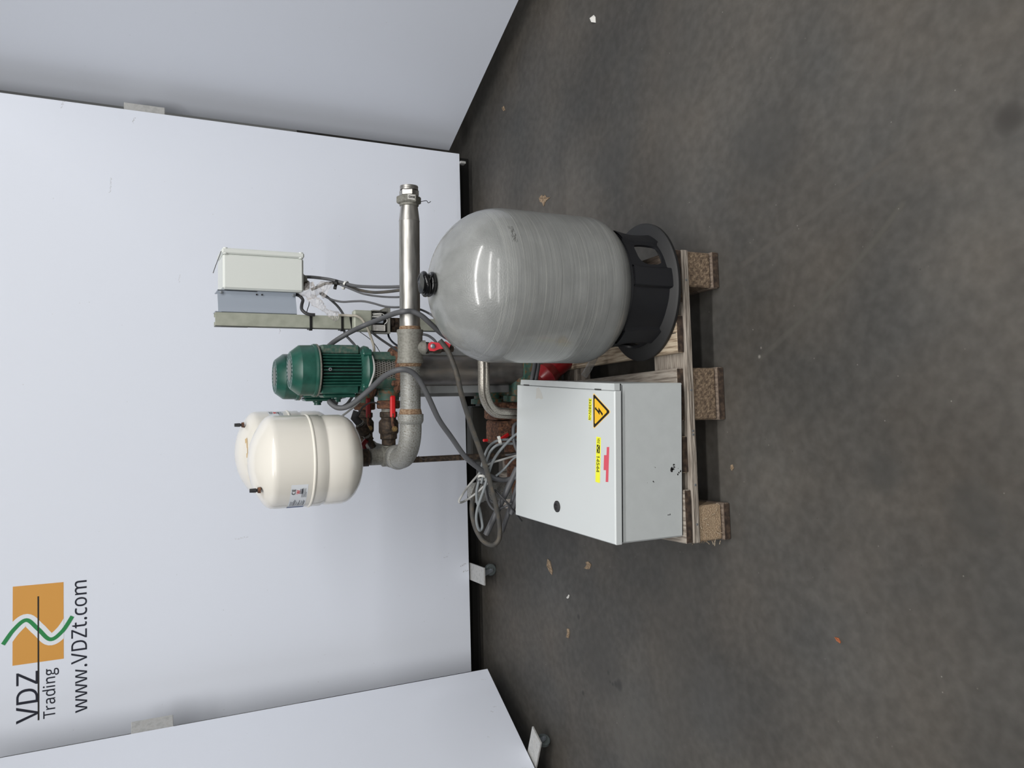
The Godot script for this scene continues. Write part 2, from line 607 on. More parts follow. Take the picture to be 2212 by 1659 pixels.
	M.box_white = flat(C(220, 224, 220), 0.42)
	M.cable = flat(C(86, 87, 90), 0.55)
	M.cable_light = flat(C(122, 127, 130), 0.5)
	M.cable_dark = flat(C(50, 50, 52), 0.5)
	M.cable_brown = relief(tri_mat(ramp_tex(85, 0.03, [[0.25, C(66, 66, 66)], [0.6, C(78, 75, 70)], [0.88, C(100, 90, 76)]], 4, 256), Vector3.ONE * 4, 0.65), grey_tex(86, 0.05, 2, 128), 0.02)
	M.cable_white = flat(C(168, 168, 166), 0.5)
	M.cable_beige = flat(C(166, 160, 148), 0.55)
	M.navy_cable = flat(C(28, 32, 44), 0.5)
	M.tie_black = flat(C(14, 14, 15), 0.5)
	M.tie_white = flat(C(216, 216, 212), 0.5)
	M.red = flat(C(206, 30, 34), 0.4)
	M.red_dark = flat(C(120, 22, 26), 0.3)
	M.red_funnel = flat(C(122, 20, 26), 0.3)  # red darkened to paint in the shadow it lies in
	M.red_pink = flat(C(222, 66, 76), 0.5)
	M.gland = flat(C(132, 132, 126), 0.6)
	M.braid = tri_mat(ramp_tex(87, 0.06, [[0.2, C(112, 108, 100)], [0.5, C(166, 162, 154)], [0.9, C(204, 200, 192)]], 3, 256), Vector3.ONE * 16, 0.4, 0.6)
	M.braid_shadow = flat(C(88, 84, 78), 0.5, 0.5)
	M.leaf = tri_mat(ramp_tex(89, 0.03, [[0.2, C(112, 94, 74)], [0.8, C(156, 136, 112)]], 3, 128), Vector3.ONE * 20, 0.8)
	M.paper = flat(C(214, 212, 208), 0.8)
	M.orange_leaf = flat(C(160, 92, 58), 0.8)
	M.frame_steel = flat(C(58, 57, 54), 0.7, 0.2)
	M.lamp_shell = flat(C(220, 220, 220), 0.5)
	M.brass = flat(C(150, 126, 86), 0.5, 0.7)
	M.lamp_glow = flat(Color.WHITE, 0.5)
	M.lamp_glow.emission_enabled = true
	M.lamp_glow.emission = Color(1.0, 0.995, 0.985)
	M.lamp_glow.emission_energy_multiplier = 4.0
	var film := flat(Color(0.80, 0.78, 0.77, 0.34), 0.35)
	film.transparency = BaseMaterial3D.TRANSPARENCY_ALPHA
	film.cull_mode = BaseMaterial3D.CULL_DISABLED
	M.film = film
	var hose := flat(Color(0.55, 0.54, 0.52, 0.35), 0.15)
	hose.transparency = BaseMaterial3D.TRANSPARENCY_ALPHA
	M.clear_hose = hose


# ---------------------------------------------------------------- the place
func _ready() -> void:
	rng.seed = 3
	var cam := Camera3D.new()
	cam.name = "camera"
	# the photograph was taken with the phone turned on its side: the picture's left is up
	cam.transform = Transform3D(Basis(Vector3(-0.006837, -0.900354, 0.435104), Vector3(0.999977, -0.006156, 0.002975), Vector3(0.000000, 0.435114, 0.900375)), Vector3(0, 1.45, 0))
	cam.fov = rad_to_deg(2.0 * atan(829.5 / 1661.0))
	cam.near = 0.05
	cam.far = 60.0
	add_child(cam)
	var env := Environment.new()
	env.background_mode = Environment.BG_COLOR
	env.background_color = Color(0.02, 0.02, 0.02)
	env.tonemap_mode = Environment.TONE_MAPPER_LINEAR
	env.tonemap_exposure = 1.0
	env.sdfgi_enabled = true
	env.ssao_enabled = true
	env.ssil_enabled = true
	var we := WorldEnvironment.new()
	we.name = "world_environment"
	we.environment = env
	add_child(we)
	make_materials()
	lamps()
	hall()
	partitions()
	pallet()
	water_tank()
	cabinet()
	pump(Vector3(0.046, 0, -2.39), "green vertical pump nearest the camera, its motor standing in front of a second motor")
	pump(Vector3(0.030, 0, -2.68), "second green vertical pump, its motor half hidden behind the front motor")
	delivery_pipe()
	vessels()
	control_post()
	suction_line()
	cables()
	small_things()


func lamps() -> void:
	# rows of fluorescent battens under the hall roof; the first two rows mirror in the tank's shoulder
	for row in [[-0.36, -1.9, 5.0], [1.8, -1.9, 5.0], [4.4, -4.0, 5.0]]:
		var x0: float = row[1]
		var x1: float = row[2]
		var n := 3
		var w := (x1 - x0) / n
		for k in n:
			var cx := x0 + w * (k + 0.5)
			var o := thing("ceiling_lamp", "long white fluorescent batten hanging under the hall roof", "lamp", at(cx, 4.5, row[0]), "fluorescent battens under the hall roof")
			var b := MB.new()
			b.box(I, Vector3(-w / 2 + 0.04, 0.0, -0.07), Vector3(w / 2 - 0.04, 0.07, 0.07), 0.01)
			obj("lamp_housing", b, M.lamp_shell, o)
			b = MB.new()
			b.box(I, Vector3(-w / 2 + 0.06, -0.025, -0.05), Vector3(w / 2 - 0.06, 0.0, 0.05), 0.008)
			obj("lamp_tube", b, M.lamp_glow, o)
			for s in [-0.7, 0.7]:
				b = MB.new()
				b.tube(PackedVector3Array([Vector3(s, 0.06, 0), Vector3(s, 1.5, 0)]), 0.006, 6)
				obj("hanger", b, M.zinc, o)
			var l := AreaLight3D.new()
			l.name = "lamp_light"
			l.area_size = Vector2(w - 0.12, 0.1)
			l.light_color = Color(1.0, 0.995, 0.985)
			l.light_energy = 6.25
			l.area_range = 30.0
			l.area_attenuation = 2.0
			l.shadow_enabled = true
			l.rotation.x = -PI / 2
			l.position = Vector3(0, -0.035, 0)
			o.add_child(l)


func slab(called: String, lo: Vector3, hi: Vector3, m: Material) -> void:
	var b := MB.new()
	b.box(I, lo, hi)
	tag(obj(called, b, m), "", "", "", "structure")


func hall() -> void:
	slab("floor", Vector3(-8, -0.2, -8), Vector3(8, 0, 8), M.floor)
	slab("ceiling", Vector3(-8, 6, -8), Vector3(8, 6.2, 8), M.hall)
	slab("wall_back", Vector3(-8, 0, -8.2), Vector3(8, 6, -8), M.hall)
	slab("wall_front", Vector3(-8, 0, 8), Vector3(8, 6, 8.2), M.hall)
	slab("wall_left", Vector3(-8.2, 0, -8.2), Vector3(-8, 6, 8.2), M.hall)
	slab("wall_right", Vector3(8, 0, -8.2), Vector3(8.2, 6, 8.2), M.hall)


func panel_body(o: Node3D, w: float, y0: float, y1: float, m: Material) -> void:
	var b := MB.new()
	b.box(I, Vector3(0, y0, -0.022), Vector3(w, y1, -0.001), 0.0)
	obj("panel_core", b, M.panel_edge, o)
	b = MB.new()
	var i := b.vert(Vector3(0.0, y0, 0), Vector3.BACK, V2(0, 1))
	b.vert(Vector3(w, y0, 0), Vector3.BACK, V2(1, 1))
	b.vert(Vector3(w, y1, 0), Vector3.BACK, V2(1, 0))
	b.vert(Vector3(0.0, y1, 0), Vector3.BACK, V2(0, 0))
	b.tri(i, i + 1, i + 2)
	b.tri(i, i + 2, i + 3)
	b.box(I, Vector3(0, y0, -0.0012), Vector3(w, y1, -0.0002), 0.0)
	obj("facing", b, m, o)


func lettering(parent: Node, text: String, lo: Vector2, hi: Vector2, m: Material, t := I, part := "lettering", bold := false, fname := "Droid Sans") -> void:
	var f := SystemFont.new()
	f.font_names = PackedStringArray([fname])
	f.font_weight = 700 if bold else 400
	var tm := TextMesh.new()
	tm.font = f
	tm.font_size = 64
	tm.pixel_size = 0.01
	tm.depth = 0.02
	tm.text = text
	var bb := tm.get_aabb()
	var o := MeshInstance3D.new()
	o.name = numbered(parent, part)
	o.mesh = tm
	o.material_override = m
	var s := Vector3((hi.x - lo.x) / bb.size.x, (hi.y - lo.y) / bb.size.y, 0.03)
	o.transform = t * Transform3D(Basis.from_scale(s), Vector3(lo.x - bb.position.x * s.x, lo.y - bb.position.y * s.y, 0.0004 - bb.position.z * s.z))
	parent.add_child(o, true)


func ribbon_outline(pts: PackedVector2Array, w: float) -> PackedVector2Array:
	var l := PackedVector2Array()
	var r := PackedVector2Array()
	for i in pts.size():
		var d := (pts[mini(i + 1, pts.size() - 1)] - pts[maxi(i - 1, 0)]).normalized()
		var s := V2(-d.y, d.x) * w / 2
		l.append(pts[i] + s)
		r.append(pts[i] - s)
	r.reverse()
	l.append_array(r)
	return l


func ribbon(pts: PackedVector2Array, w: float, z: float) -> MB:
	var b := MB.new()
	b.prism(I, ribbon_outline(pts, w), z, z + 0.0003)
	return b


func caster_foot(o: Node3D, x: float, y: float, slope: float, dx: float, inset: float) -> void:
	var b := MB.new()
	# flat foot bar that reaches out from under the panel, its castor below the end
	b.prism(Transform3D(Basis(Vector3.RIGHT, -PI / 2), Vector3(0, y - 0.006, 0)), PackedVector2Array([V2(x, 0.02), V2(x - 0.078, 0.02), V2(x + dx - 0.078, -slope), V2(x + dx, -slope)]), 0, 0.006)
	var foot := obj("foot_bar", b, M.alu, o)
	var wx := x + dx - 0.035
	var wz := slope - inset
	b = MB.new()
	b.lathe(at(wx, y - 0.018, wz), [V2(0, 0), V2(0.016, 0), V2(0.016, 0.012), V2(0, 0.012)], 16)
	for s in [-1.0, 1.0]:
		b.prism(Transform3D(Basis.IDENTITY, Vector3(wx, 0, wz)) * Transform3D(Basis(Vector3.RIGHT, 0), Vector3(0, 0, 0)), PackedVector2Array([V2(-0.014, y - 0.018), V2(0.014, y - 0.018), V2(0.022, 0.018), V2(0.006, 0.018)]), s * 0.013 - 0.0012, s * 0.013 + 0.0012)
	obj("castor_fork", b, M.zinc, foot)
	b = MB.new()
	b.lathe(along(Vector3(wx + 0.012, 0.026, wz - 0.010), Vector3.BACK), [V2(0, 0), V2(0.022, 0), V2(0.026, 0.003), V2(0.026, 0.017), V2(0.022, 0.02), V2(0, 0.02)], 24)
	obj("wheel", b, M.wheel, foot)
	b = MB.new()
	b.hexa(along(Vector3(wx + 0.012, 0.026, wz + 0.014), Vector3.BACK), 0.007, 0.0, 0.006)
	obj("axle_bolt", b, M.zinc, foot)


func partitions() -> void:
	var mm := flat(Color.WHITE, 0.42)
	mm.albedo_texture = panel_texture(1, [[0.64, 0.41, 0.1, 26, 0.5], [0.86, 0.72, 0.1, 26, 0.4], [0.2, 0.02, 1.2, 14, 0.8], [0.19, 0.015, 1.5, 14, 0.7], [0.22, 0.06, 1.3, 12, 0.35], [0.72, 0.6, 0.05, 14, 0.3], [0.29, 0.5, 1.5, 24, 0.3], [0.98, 0.68, 0.4, 10, 0.6], [0.99, 0.8, 0.4, 12, 0.5]])
	var back := thing("partition_panel", "wide white partition panel behind the pumps, printed with an orange square emblem and lettering", "partition", Transform3D(Basis(Vector3.UP, 0.0432), Vector3(-1.318, 0, -3.265)))
	panel_body(back, 2.407, 0.09, 2.12, mm)
	# printed emblem
	var b := MB.new()
	b.prism(I, PackedVector2Array([V2(0.316, 1.711), V2(0.596, 1.711), V2(0.598, 1.870), V2(0.316, 1.871)]), 0.0002, 0.0006)
	var em := obj("printed_emblem", b, M.orange, back)
	var wave: Array = []
	for p in [V2(0.396, 1.900), V2(0.445, 1.866), V2(0.473, 1.828), V2(0.436, 1.792), V2(0.393, 1.754), V2(0.416, 1.716), V2(0.467, 1.683)]:
		wave.append(Vector3(p.x, p.y, 0))
	var w2 := PackedVector2Array()
	for p in smooth(wave, 8):
		w2.append(V2(p.x, p.y))
	var sq := PackedVector2Array([V2(0.3155, 1.7105), V2(0.5965, 1.7105), V2(0.5985, 1.8705), V2(0.3155, 1.8715)])
	b = MB.new()
	for piece in Geometry2D.intersect_polygons(ribbon_outline(w2, 0.044), sq):
		b.prism(I, piece, 0.0007, 0.0009)
	obj("white_wave", b, M.white_print, em)
	obj("green_wave", ribbon(w2, 0.0135, 0.0011), M.green_print, em)
	b = MB.new()
	b.box(I, Vector3(0.108, 1.789, 0.0014), Vector3(0.554, 1.7935, 0.0017))
	obj("printed_line", b, M.black_print, em)
	lettering(back, "VDZ", V2(0.106, 1.793), V2(0.286, 1.860), M.navy)
	lettering(back, "Trading", V2(0.109, 1.7265), V2(0.287, 1.779), M.navy)
	lettering(back, "www.VDZt.com", V2(0.111, 1.635), V2(0.595, 1.687), M.navy)
	b = MB.new()
	b.box(I, Vector3(2.407, 1.354, -0.055), Vector3(2.443, 1.502, -0.020), 0.002)
	obj("joining_block", b, M.alu, back)
	caster_foot(back, 0.492, 0.082, 0.155, 0.004, 0.055)
	b = MB.new()
	b.box(I, Vector3(2.36, 0.062, -0.02), Vector3(2.371, 0.089, 0.012), 0.001)
	obj("foot_clip", b, M.alu, back)

	# left wing, splayed towards the camera
	var ml := flat(Color.WHITE, 0.42)
	ml.albedo_texture = panel_texture(2, [[0.80, 0.03, -0.6, 9, 0.7], [0.82, 0.02, -1.2, 7, 0.5], [0.7, 0.06, -0.6, 7, 0.4], [0.95, 0.015, -0.9, 12, 0.3], [0.55, 0.015, -1.2, 12, 0.4]])
	var d := Vector3(-0.236, 0, 0.445).normalized()
	var wl := 1.1
	var p := Vector3(-1.246, 0, -3.081) + d * wl
	var left := thing("partition_panel", "narrow white partition wing standing forward at the lower lettered end of the booth", "partition", Transform3D(Basis(-d, Vector3.UP, (-d).cross(Vector3.UP)), p))
	panel_body(left, wl, 0.09, 2.12, ml)
	b = MB.new()
	b.box(I, Vector3(wl, 1.348, -0.050), Vector3(wl + 0.058, 1.488, -0.004), 0.002)
	obj("joining_block", b, M.alu, left)
	caster_foot(left, 0.677, 0.082, 0.112, 0.018, 0.068)

	# right wing, in less light
	var mr := flat(Color.WHITE, 0.42)
	mr.albedo_texture = panel_texture(4, [[0.36, 0.79, 0.15, 30, 0.5], [0.39, 0.775, 0.2, 14, 0.35], [0.3, 0.92, 1.0, 16, 0.25], [0.2, 0.9, 1.0, 14, 0.3]])
	var e := Vector3(0.384, 0, 0.77).normalized()
	var right := thing("partition_panel", "grey-looking white partition wing in shade, splayed out beside the bare end of the steel pipe", "partition", Transform3D(Basis(e, Vector3.UP, e.cross(Vector3.UP)), Vector3(1.139, 0, -3.501)))
	panel_body(right, 1.5, 0.09, 2.12, mr)
	caster_foot(right, 1.38, 0.082, 0.13, 0.0, 0.06)
	# feet that carry the wings beyond the frame and behind the panels
	for q in [[left, 0.1, wl], [right, 0.3, 1.5], [back, 0.3, 2.4]]:
		for x in [float(q[1]), float(q[2]) - 0.25]:
			b = MB.new()
			b.box(I, Vector3(x, 0.30, -0.46), Vector3(x + 0.04, 0.34, -0.022), 0.003)
			b.box(I, Vector3(x, 0.0, -0.46), Vector3(x + 0.04, 0.31, -0.42), 0.003)
			obj("rear_foot", b, M.frame_steel, q[0])

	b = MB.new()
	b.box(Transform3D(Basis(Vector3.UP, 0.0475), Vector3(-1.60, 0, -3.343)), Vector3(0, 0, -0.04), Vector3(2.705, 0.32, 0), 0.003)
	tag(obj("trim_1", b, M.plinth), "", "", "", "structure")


# ---------------------------------------------------------------- pallet
func pallet() -> void:
	var t := Transform3D(Basis(Vector3.UP, 0.058), Vector3(-0.429, 0, -1.636))
	var o := thing("pallet", "worn wooden pallet on the concrete floor carrying the tank, the cabinet and the pumps", "pallet", t)
	var bx := [[0.0, 0.10], [0.3275, 0.4725], [0.692, 0.793]]
	var k := 0
	for x in bx:
		for z in [[-0.145, 0.0], [-0.6725, -0.5275], [-1.2, -1.055]]:
			var b := MB.new()
			b.box(I, Vector3(x[0] + 0.002, 0.022, z[0]), Vector3(x[1] - 0.002, 0.1, z[1] - 0.004), 0.004)
			obj("block", b, M.chip_fresh if k == 0 else M.chip, o)
			k += 1
	for x in bx:
		var b := MB.new()
		b.box(I, Vector3(x[0], 0.0, -1.2), Vector3(x[1], 0.0215, 0.004), 0.003)
		obj("bottom_board", b, M.wood_1, o)
		b = MB.new()
		b.box(I, Vector3(x[0] + 0.002, 0.0015, 0.003), Vector3(x[1] - 0.002, 0.0205, 0.0055), 0.0005)
		obj("end_grain", b, M.end_grain, o.get_child(o.get_child_count() - 1))
	for z in [[-0.145, 0.0], [-0.6725, -0.5275], [-1.2, -1.055]]:
		var b := MB.new()
		b.box(I, Vector3(0, 0.1005, z[0]), Vector3(0.793, 0.122, z[1]), 0.002)
		obj("stringer_board", b, M.wood_cross_0, o)
	var i := 0
	for x in [[0.0, 0.143, 0], [0.188, 0.286, 2], [0.328, 0.471, 0], [0.512, 0.614, 2], [0.65, 0.793, 1]]:
		var b := MB.new()
		var front: float = [-0.006, -0.012, -0.016, -0.008, -0.004][i]
		b.box(I, Vector3(x[0], 0.1225, -1.2), Vector3(x[1], 0.144, front), 0.003)
		obj("deck_board", b, M["wood_%d" % int(x[2])], o)
		b = MB.new()
		b.box(I, Vector3(x[0] + 0.002, 0.1235, front - 0.001), Vector3(x[1] - 0.002, 0.1425, front + 0.0012), 0.0005)
		obj("end_grain", b, M.end_grain, o.get_child(o.get_child_count() - 1))
		i += 1
	# a split in one deck board and nails along the front
	for q in [[0.565, -0.012], [0.60, -0.02]]:
		var b := MB.new()
		b.box(I, Vector3(q[0], 0.1437, -0.4), Vector3(q[0] + 0.002, 0.1446, q[1]), 0.0)
		obj("crack", b, M.slot, o)
	for q in [0.155, 0.29, 0.30, 0.05, 0.41, 0.71]:
		var b := MB.new()
		b.lathe(along(Vector3(q, 0.111, 0.0), Vector3.BACK), [V2(0, -0.01), V2(0.003, -0.01), V2(0.003, 0.0015), V2(0, 0.002)], 8)
		obj("nail", b, M.zinc, o)
	# torn splinters at the broken lower corner
	var b := MB.new()
	for q in 26:
		var x := rng.randf_range(-0.004, 0.1)
		var y := rng.randf_range(0.024, 0.1)
		var p := Vector3(-0.001 if q % 2 else x, y, -0.06 * rng.randf() if q % 2 else -0.002)
		var dd := Vector3(rng.randf_range(-0.012, -0.003) if q % 2 else rng.randf_range(-0.01, 0.01), rng.randf_range(-0.012, 0.012), 0.003 if q % 2 else rng.randf_range(0.002, 0.006))
		b.tube(PackedVector3Array([p, p + dd * 0.5, p + dd]), 0.0012, 4)
	tag(obj("splinters", b, M.wood_2, o), "", "", "", "stuff")


# ---------------------------------------------------------------- fibre tank
func water_tank() -> void:
	var o := thing("pressure_tank", "large grey wound-fibre pressure tank with a black skirted base on the pallet", "tank", at(0.26, 0.146, -1.86))
	var prof: Array = []
	var r := 0.2035
	for k in 15:      # lower dome
		var a := -PI / 2 + PI / 2 * k / 14.0
		prof.append(V2(maxf(r * cos(a), 0.0), 0.200 + 0.126 * sin(a)))
	for k in 15:      # upper dome
		var a := PI / 2 * k / 14.0
		prof.append(V2(maxf(r * cos(a), 0.0), 0.452 + 0.178 * sin(a)))
	var b := MB.new()
	b.lathe(Transform3D(Basis(Vector3.UP, PI), Vector3.ZERO), prof, 96)
	obj("tank_body", b, M.fibre, o)
	# base: a moulded skirt whose ribs stand proud and whose hand holes go right through
	b = MB.new()
	var rad := func(a: float, h: float) -> float:
		var q := fposmod(rad_to_deg(a) + 180.0, 360.0) - 180.0
		var rib := 0.0
		for c in [[-1.0, 17.5], [49.0, 68.0], [-64.0, -44.0], [-140.0, -118.0], [112.0, 131.0], [170.0, 188.0]]:
			var e0: float = c[0]
			var e1: float = c[1]
			rib = maxf(rib, smoothstep(e0 - 1.5, e0 + 1.0, q) * (1.0 - smoothstep(e1 - 1.0, e1 + 1.5, q)))
		var k := h / 0.134
		return 0.164 - 0.008 * sin(PI * minf(k, 1.0)) + 0.008 * rib
	var hole := func(a: float, h: float) -> float:      # below 1 inside a hand hole
		var q := fposmod(rad_to_deg(a), 360.0)
		var best := 9.0
		for c in [35.0, 155.0, 205.0, 275.0]:
			best = minf(best, pow(absf(q - c) / 13.0, 3.0) + pow(absf(h - 0.066) / 0.041, 3.0))
		return best
	var snap := func(a: float, h: float) -> Array:      # grid corners near the rim of a hole move on to the rim
		var q := fposmod(rad_to_deg(a), 360.0)
		for c in [35.0, 155.0, 205.0, 275.0]:
			var f := pow(absf(q - c) / 13.0, 3.0) + pow(absf(h - 0.066) / 0.041, 3.0)
			if f > 0.68 and f < 1.5:
				var k := pow(f, -1.0 / 3.0)
				return [deg_to_rad(c + (q - c) * k), 0.066 + (h - 0.066) * k]
		return [a, h]
	var fine := 432
	var rows := 46
	var top := 0.134
	for s in [0.0, 0.006]:
		for i in rows:
			for j in fine:
				var a0 := TAU * j / fine
				var a1 := TAU * (j + 1) / fine
				var h0 := 0.004 + top * i / rows
				var h1 := 0.004 + top * (i + 1) / rows
				if hole.call((a0 + a1) / 2, (h0 + h1) / 2) < 1.0:
					continue
				var pp := [[a0, h0], [a1, h0], [a1, h1], [a0, h1]]
				var ids := []
				for q0 in pp:
					var q: Array = snap.call(q0[0], q0[1])
					var rr: float = rad.call(q[0], q[1]) - s
					var da: float = (rad.call(q[0] + 0.01, q[1]) - rad.call(q[0] - 0.01, q[1])) / 0.02
					var nn := Vector3(sin(q[0]), 0.15, cos(q[0])) - Vector3(cos(q[0]), 0, -sin(q[0])) * da / rr
					if s > 0:
						nn = -nn
					ids.append(b.vert(Vector3(sin(q[0]) * rr, q[1], cos(q[0]) * rr), nn.normalized()))
				if s == 0.0:
					b.tri(ids[0], ids[1], ids[2])
					b.tri(ids[0], ids[2], ids[3])
				else:
					b.tri(ids[0], ids[2], ids[1])
					b.tri(ids[0], ids[3], ids[2])
				for e in [[0, 1, 0, -1], [1, 2, 1, 0], [2, 3, 0, 1], [3, 0, -1, 0]]:   # walls of the hole
					if s > 0:
						break
					var ac: float = (a0 + a1) / 2 + float(e[2]) * TAU / fine
					var hc: float = (h0 + h1) / 2 + float(e[3]) * top / rows
					if hole.call(ac, hc) < 1.0:
						var w0: Vector3 = b.v[ids[e[0]]]
						var w1: Vector3 = b.v[ids[e[1]]]
						var in0 := w0 - Vector3(w0.x, 0, w0.z).normalized() * 0.006
						var in1 := w1 - Vector3(w1.x, 0, w1.z).normalized() * 0.006
						b.quad(w1, w0, in0, in1)
	b.lathe(at(0, 0.136, 0), [V2(0.162, 0.0), V2(0.160, 0.006), V2(0.152, 0.008), V2(0.146, 0.0)], 96)
	var base := obj("skirt_base", b, M.black_plastic, o, at(0, 0, 0.022))
	b = MB.new()
	b.lathe(I, [V2(0.158, 0.0), V2(0.196, 0.0), V2(0.1968, 0.008), V2(0.192, 0.013), V2(0.176, 0.015), V2(0.168, 0.022), V2(0.150, 0.023), V2(0.150, 0.0)], 120, 0.0, TAU, 0.7)
	obj("base_rim", b, M.base_rim, base, Transform3D(Basis.from_scale(Vector3(1, 1, 0.90)), Vector3(0, 0, 0.007)))
	# closed port on top: two glossy rings of black wrapping over a plug
	b = MB.new()
	b.lathe(at(-0.005, 0.618, 0.008), [V2(0.024, 0.0), V2(0.024, 0.045), V2(0.0, 0.047)], 32)
	var plug := obj("top_plug", b, M.black_gloss, o)
	b = MB.new()
	var ring := PackedVector3Array()
	for k in 33:
		var a := TAU * k / 32.0
		ring.append(Vector3(0.026 * sin(a), 0.0015 * sin(3 * a), 0.026 * cos(a)))
	for q in [[0.638, 0.1, 0.0068], [0.6535, -0.16, 0.0072]]:
		var tt := Transform3D(Basis(Vector3.FORWARD, q[1]), Vector3(-0.005, q[0], 0.008))
		var rp := PackedVector3Array()
		for p in ring:
			rp.append(tt * p)
		b.tube(rp, q[2], 10, false)
	obj("plug_ring", b, M.black_gloss, plug)
	b = MB.new()
	b.tube(PackedVector3Array([Vector3(-0.03, 0.640, 0.018), Vector3(-0.012, 0.655, 0.033), Vector3(0.012, 0.645, 0.035), Vector3(0.02, 0.66, 0.02)]), 0.003, 6)
	obj("wire_loop", b, M.black_gloss, plug)


# ---------------------------------------------------------------- switch cabinet on its back
func cabinet() -> void:
	var o := thing("control_cabinet", "light grey steel electrical cabinet lying on its back on the pallet, door facing up", "cabinet")
	var b := MB.new()
	var y0 := 0.1455
	var y1 := 0.338
	var lo := [Vector3(-0.4115, y0, -1.655), Vector3(0.0, y0, -1.655), Vector3(0.003, y0, -2.215), Vector3(-0.428, y0, -2.225)]
	var hi := [Vector3(-0.412, y1, -1.655), Vector3(-0.001, y1, -1.655), Vector3(0.013, y1, -2.215), Vector3(-0.422, y1, -2.225)]
	var c := 0.004
	for k in 4:
		var j := (k + 1) % 4
		var d: Vector3 = (lo[j] - lo[k]).normalized() * c
		b.quad(lo[k] + d, lo[j] - d, hi[j] - d, hi[k] + d)
		var pk: Vector3 = (lo[(k + 3) % 4] - lo[k]).normalized() * c
		b.quad(lo[k] + pk, lo[k] + d, hi[k] + d, hi[k] + pk)
	var inset := 0.006
	b.prism(Transform3D(Basis(Vector3.RIGHT, -PI / 2), Vector3(0, y1, 0)), PackedVector2Array([V2(-0.412 + c, 1.655), V2(-0.001 - c, 1.655), V2(0.013 - c, 2.215), V2(-0.422 + c, 2.225)]), -0.002, 0.0)
	b.prism(Transform3D(Basis(Vector3.RIGHT, -PI / 2), Vector3(0, y0, 0)), PackedVector2Array([V2(-0.4115 + c, 1.655), V2(0.0 - c, 1.655), V2(0.003 - c, 2.215), V2(-0.428 + c, 2.225)]), 0.0, 0.002)
	var body := obj("cabinet_body", b, M.grey_paint, o)
	# dark sealing gap under the door
	b = MB.new()
	b.prism(Transform3D(Basis(Vector3.RIGHT, -PI / 2), Vector3(0, y1, 0)), PackedVector2Array([V2(-0.408, 1.6585), V2(-0.005, 1.6585), V2(0.004, 2.21), V2(-0.418, 2.22)]), 0.0, 0.0062)
	obj("door_seal", b, M.slot, o)
	# raised side strip that carries the hinges
	b = MB.new()
	b.prism(Transform3D(Basis(Vector3.RIGHT, -PI / 2), Vector3(0, 0.3445, 0)), PackedVector2Array([V2(-0.0185, 1.653), V2(-0.0005, 1.653), V2(0.0135, 2.188), V2(-0.0022, 2.192)]), 0.0, 0.0165)
	var strip := obj("hinge_strip", b, M.grey_paint, o)
	for q in [[-1.745, -1.715], [-2.165, -2.13]]:
		b = MB.new()
		var xa: float = -0.0192 + (-q[1] - 1.655) * 0.0295
		var xb: float = -0.0192 + (-q[0] - 1.655) * 0.0295
		b.prism(Transform3D(Basis(Vector3.RIGHT, -PI / 2), Vector3(0, 0.3612, 0)), PackedVector2Array([V2(xa, -q[1]), V2(xa + 0.0025, -q[1]), V2(xb + 0.0025, -q[0]), V2(xb, -q[0])]), 0.0, 0.0024)
		obj("hinge_slot", b, M.slot, strip)
	# door: a folded tray, its lip showing at the front
	b = MB.new()
	var out := [V2(-0.4125, 1.650), V2(-0.0195, 1.650), V2(-0.0032, 2.212), V2(-0.4225, 2.231)]
	var ins := [V2(-0.410, 1.653), V2(-0.0215, 1.653), V2(-0.005, 2.2095), V2(-0.420, 2.2285)]
	var yb := 0.3435
	var yt := 0.363
	for k in 4:
		var j := (k + 1) % 4
		var a0 := Vector3(out[k].x, yb, -out[k].y)
		var a1 := Vector3(out[j].x, yb, -out[j].y)
		var t0 := Vector3(out[k].x, yt - 0.003, -out[k].y)
		var t1 := Vector3(out[j].x, yt - 0.003, -out[j].y)
		var i0 := Vector3(ins[k].x, yt, -ins[k].y)
		var i1 := Vector3(ins[j].x, yt, -ins[j].y)
		b.quad(a0, a1, t1, t0)
		b.quad(t0, t1, i1, i0)
	b.quad(Vector3(ins[0].x, yt, -ins[0].y), Vector3(ins[1].x, yt, -ins[1].y), Vector3(ins[2].x, yt, -ins[2].y), Vector3(ins[3].x, yt, -ins[3].y))
	b.quad(Vector3(out[0].x, yb, -out[0].y), Vector3(out[3].x, yb, -out[3].y), Vector3(out[2].x, yb, -out[2].y), Vector3(out[1].x, yb, -out[1].y))
	var door := obj("cabinet_door", b, M.door_paint, o)
	# lock
	b = MB.new()
	b.lathe(at(-0.356, 0.363, -1.952), [V2(0.0165, 0.0), V2(0.0165, 0.003), V2(0.014, 0.005), V2(0.009, 0.005), V2(0.0085, 0.0015), V2(0.0, 0.0015)], 32)
	b.box(at(-0.356, 0.363, -1.952), Vector3(-0.002, 0.001, -0.007), Vector3(0.002, 0.0042, 0.007), 0.0005)
	obj("lock", b, M.black_rim, door)
	# stickers lie on the door; the door reads from the other side, so they stand on their heads
	var flip := Transform3D(Basis(Vector3.UP, PI) * Basis(Vector3.RIGHT, -PI / 2), Vector3(0, 0.3631, 0))
	var tri := func(r: float) -> PackedVector2Array:
		var pts := PackedVector2Array()
		for k in 3:
			var a := PI / 2 + TAU * k / 3
			for q in [-1, 1]:
				pts.append(Vector2.from_angle(a) * r * 0.96 + Vector2.from_angle(a + q * PI / 2) * r * 0.05)
		return pts
	var tc := flip * at(0.0733, -1.7235, 0)
	b = MB.new()
	b.prism(tc, tri.call(0.0550), 0.0, 0.0003)
	var warn := obj("warning_sticker", b, M.yellow_pale, door)
	b = MB.new()
	b.prism(tc, tri.call(0.0515), 0.0003, 0.0006)
	obj("black_border", b, M.black_print, warn)
	b = MB.new()
	b.prism(tc, tri.call(0.0395), 0.0006, 0.0009)
	obj("yellow_field", b, M.yellow, warn)
	b = MB.new()
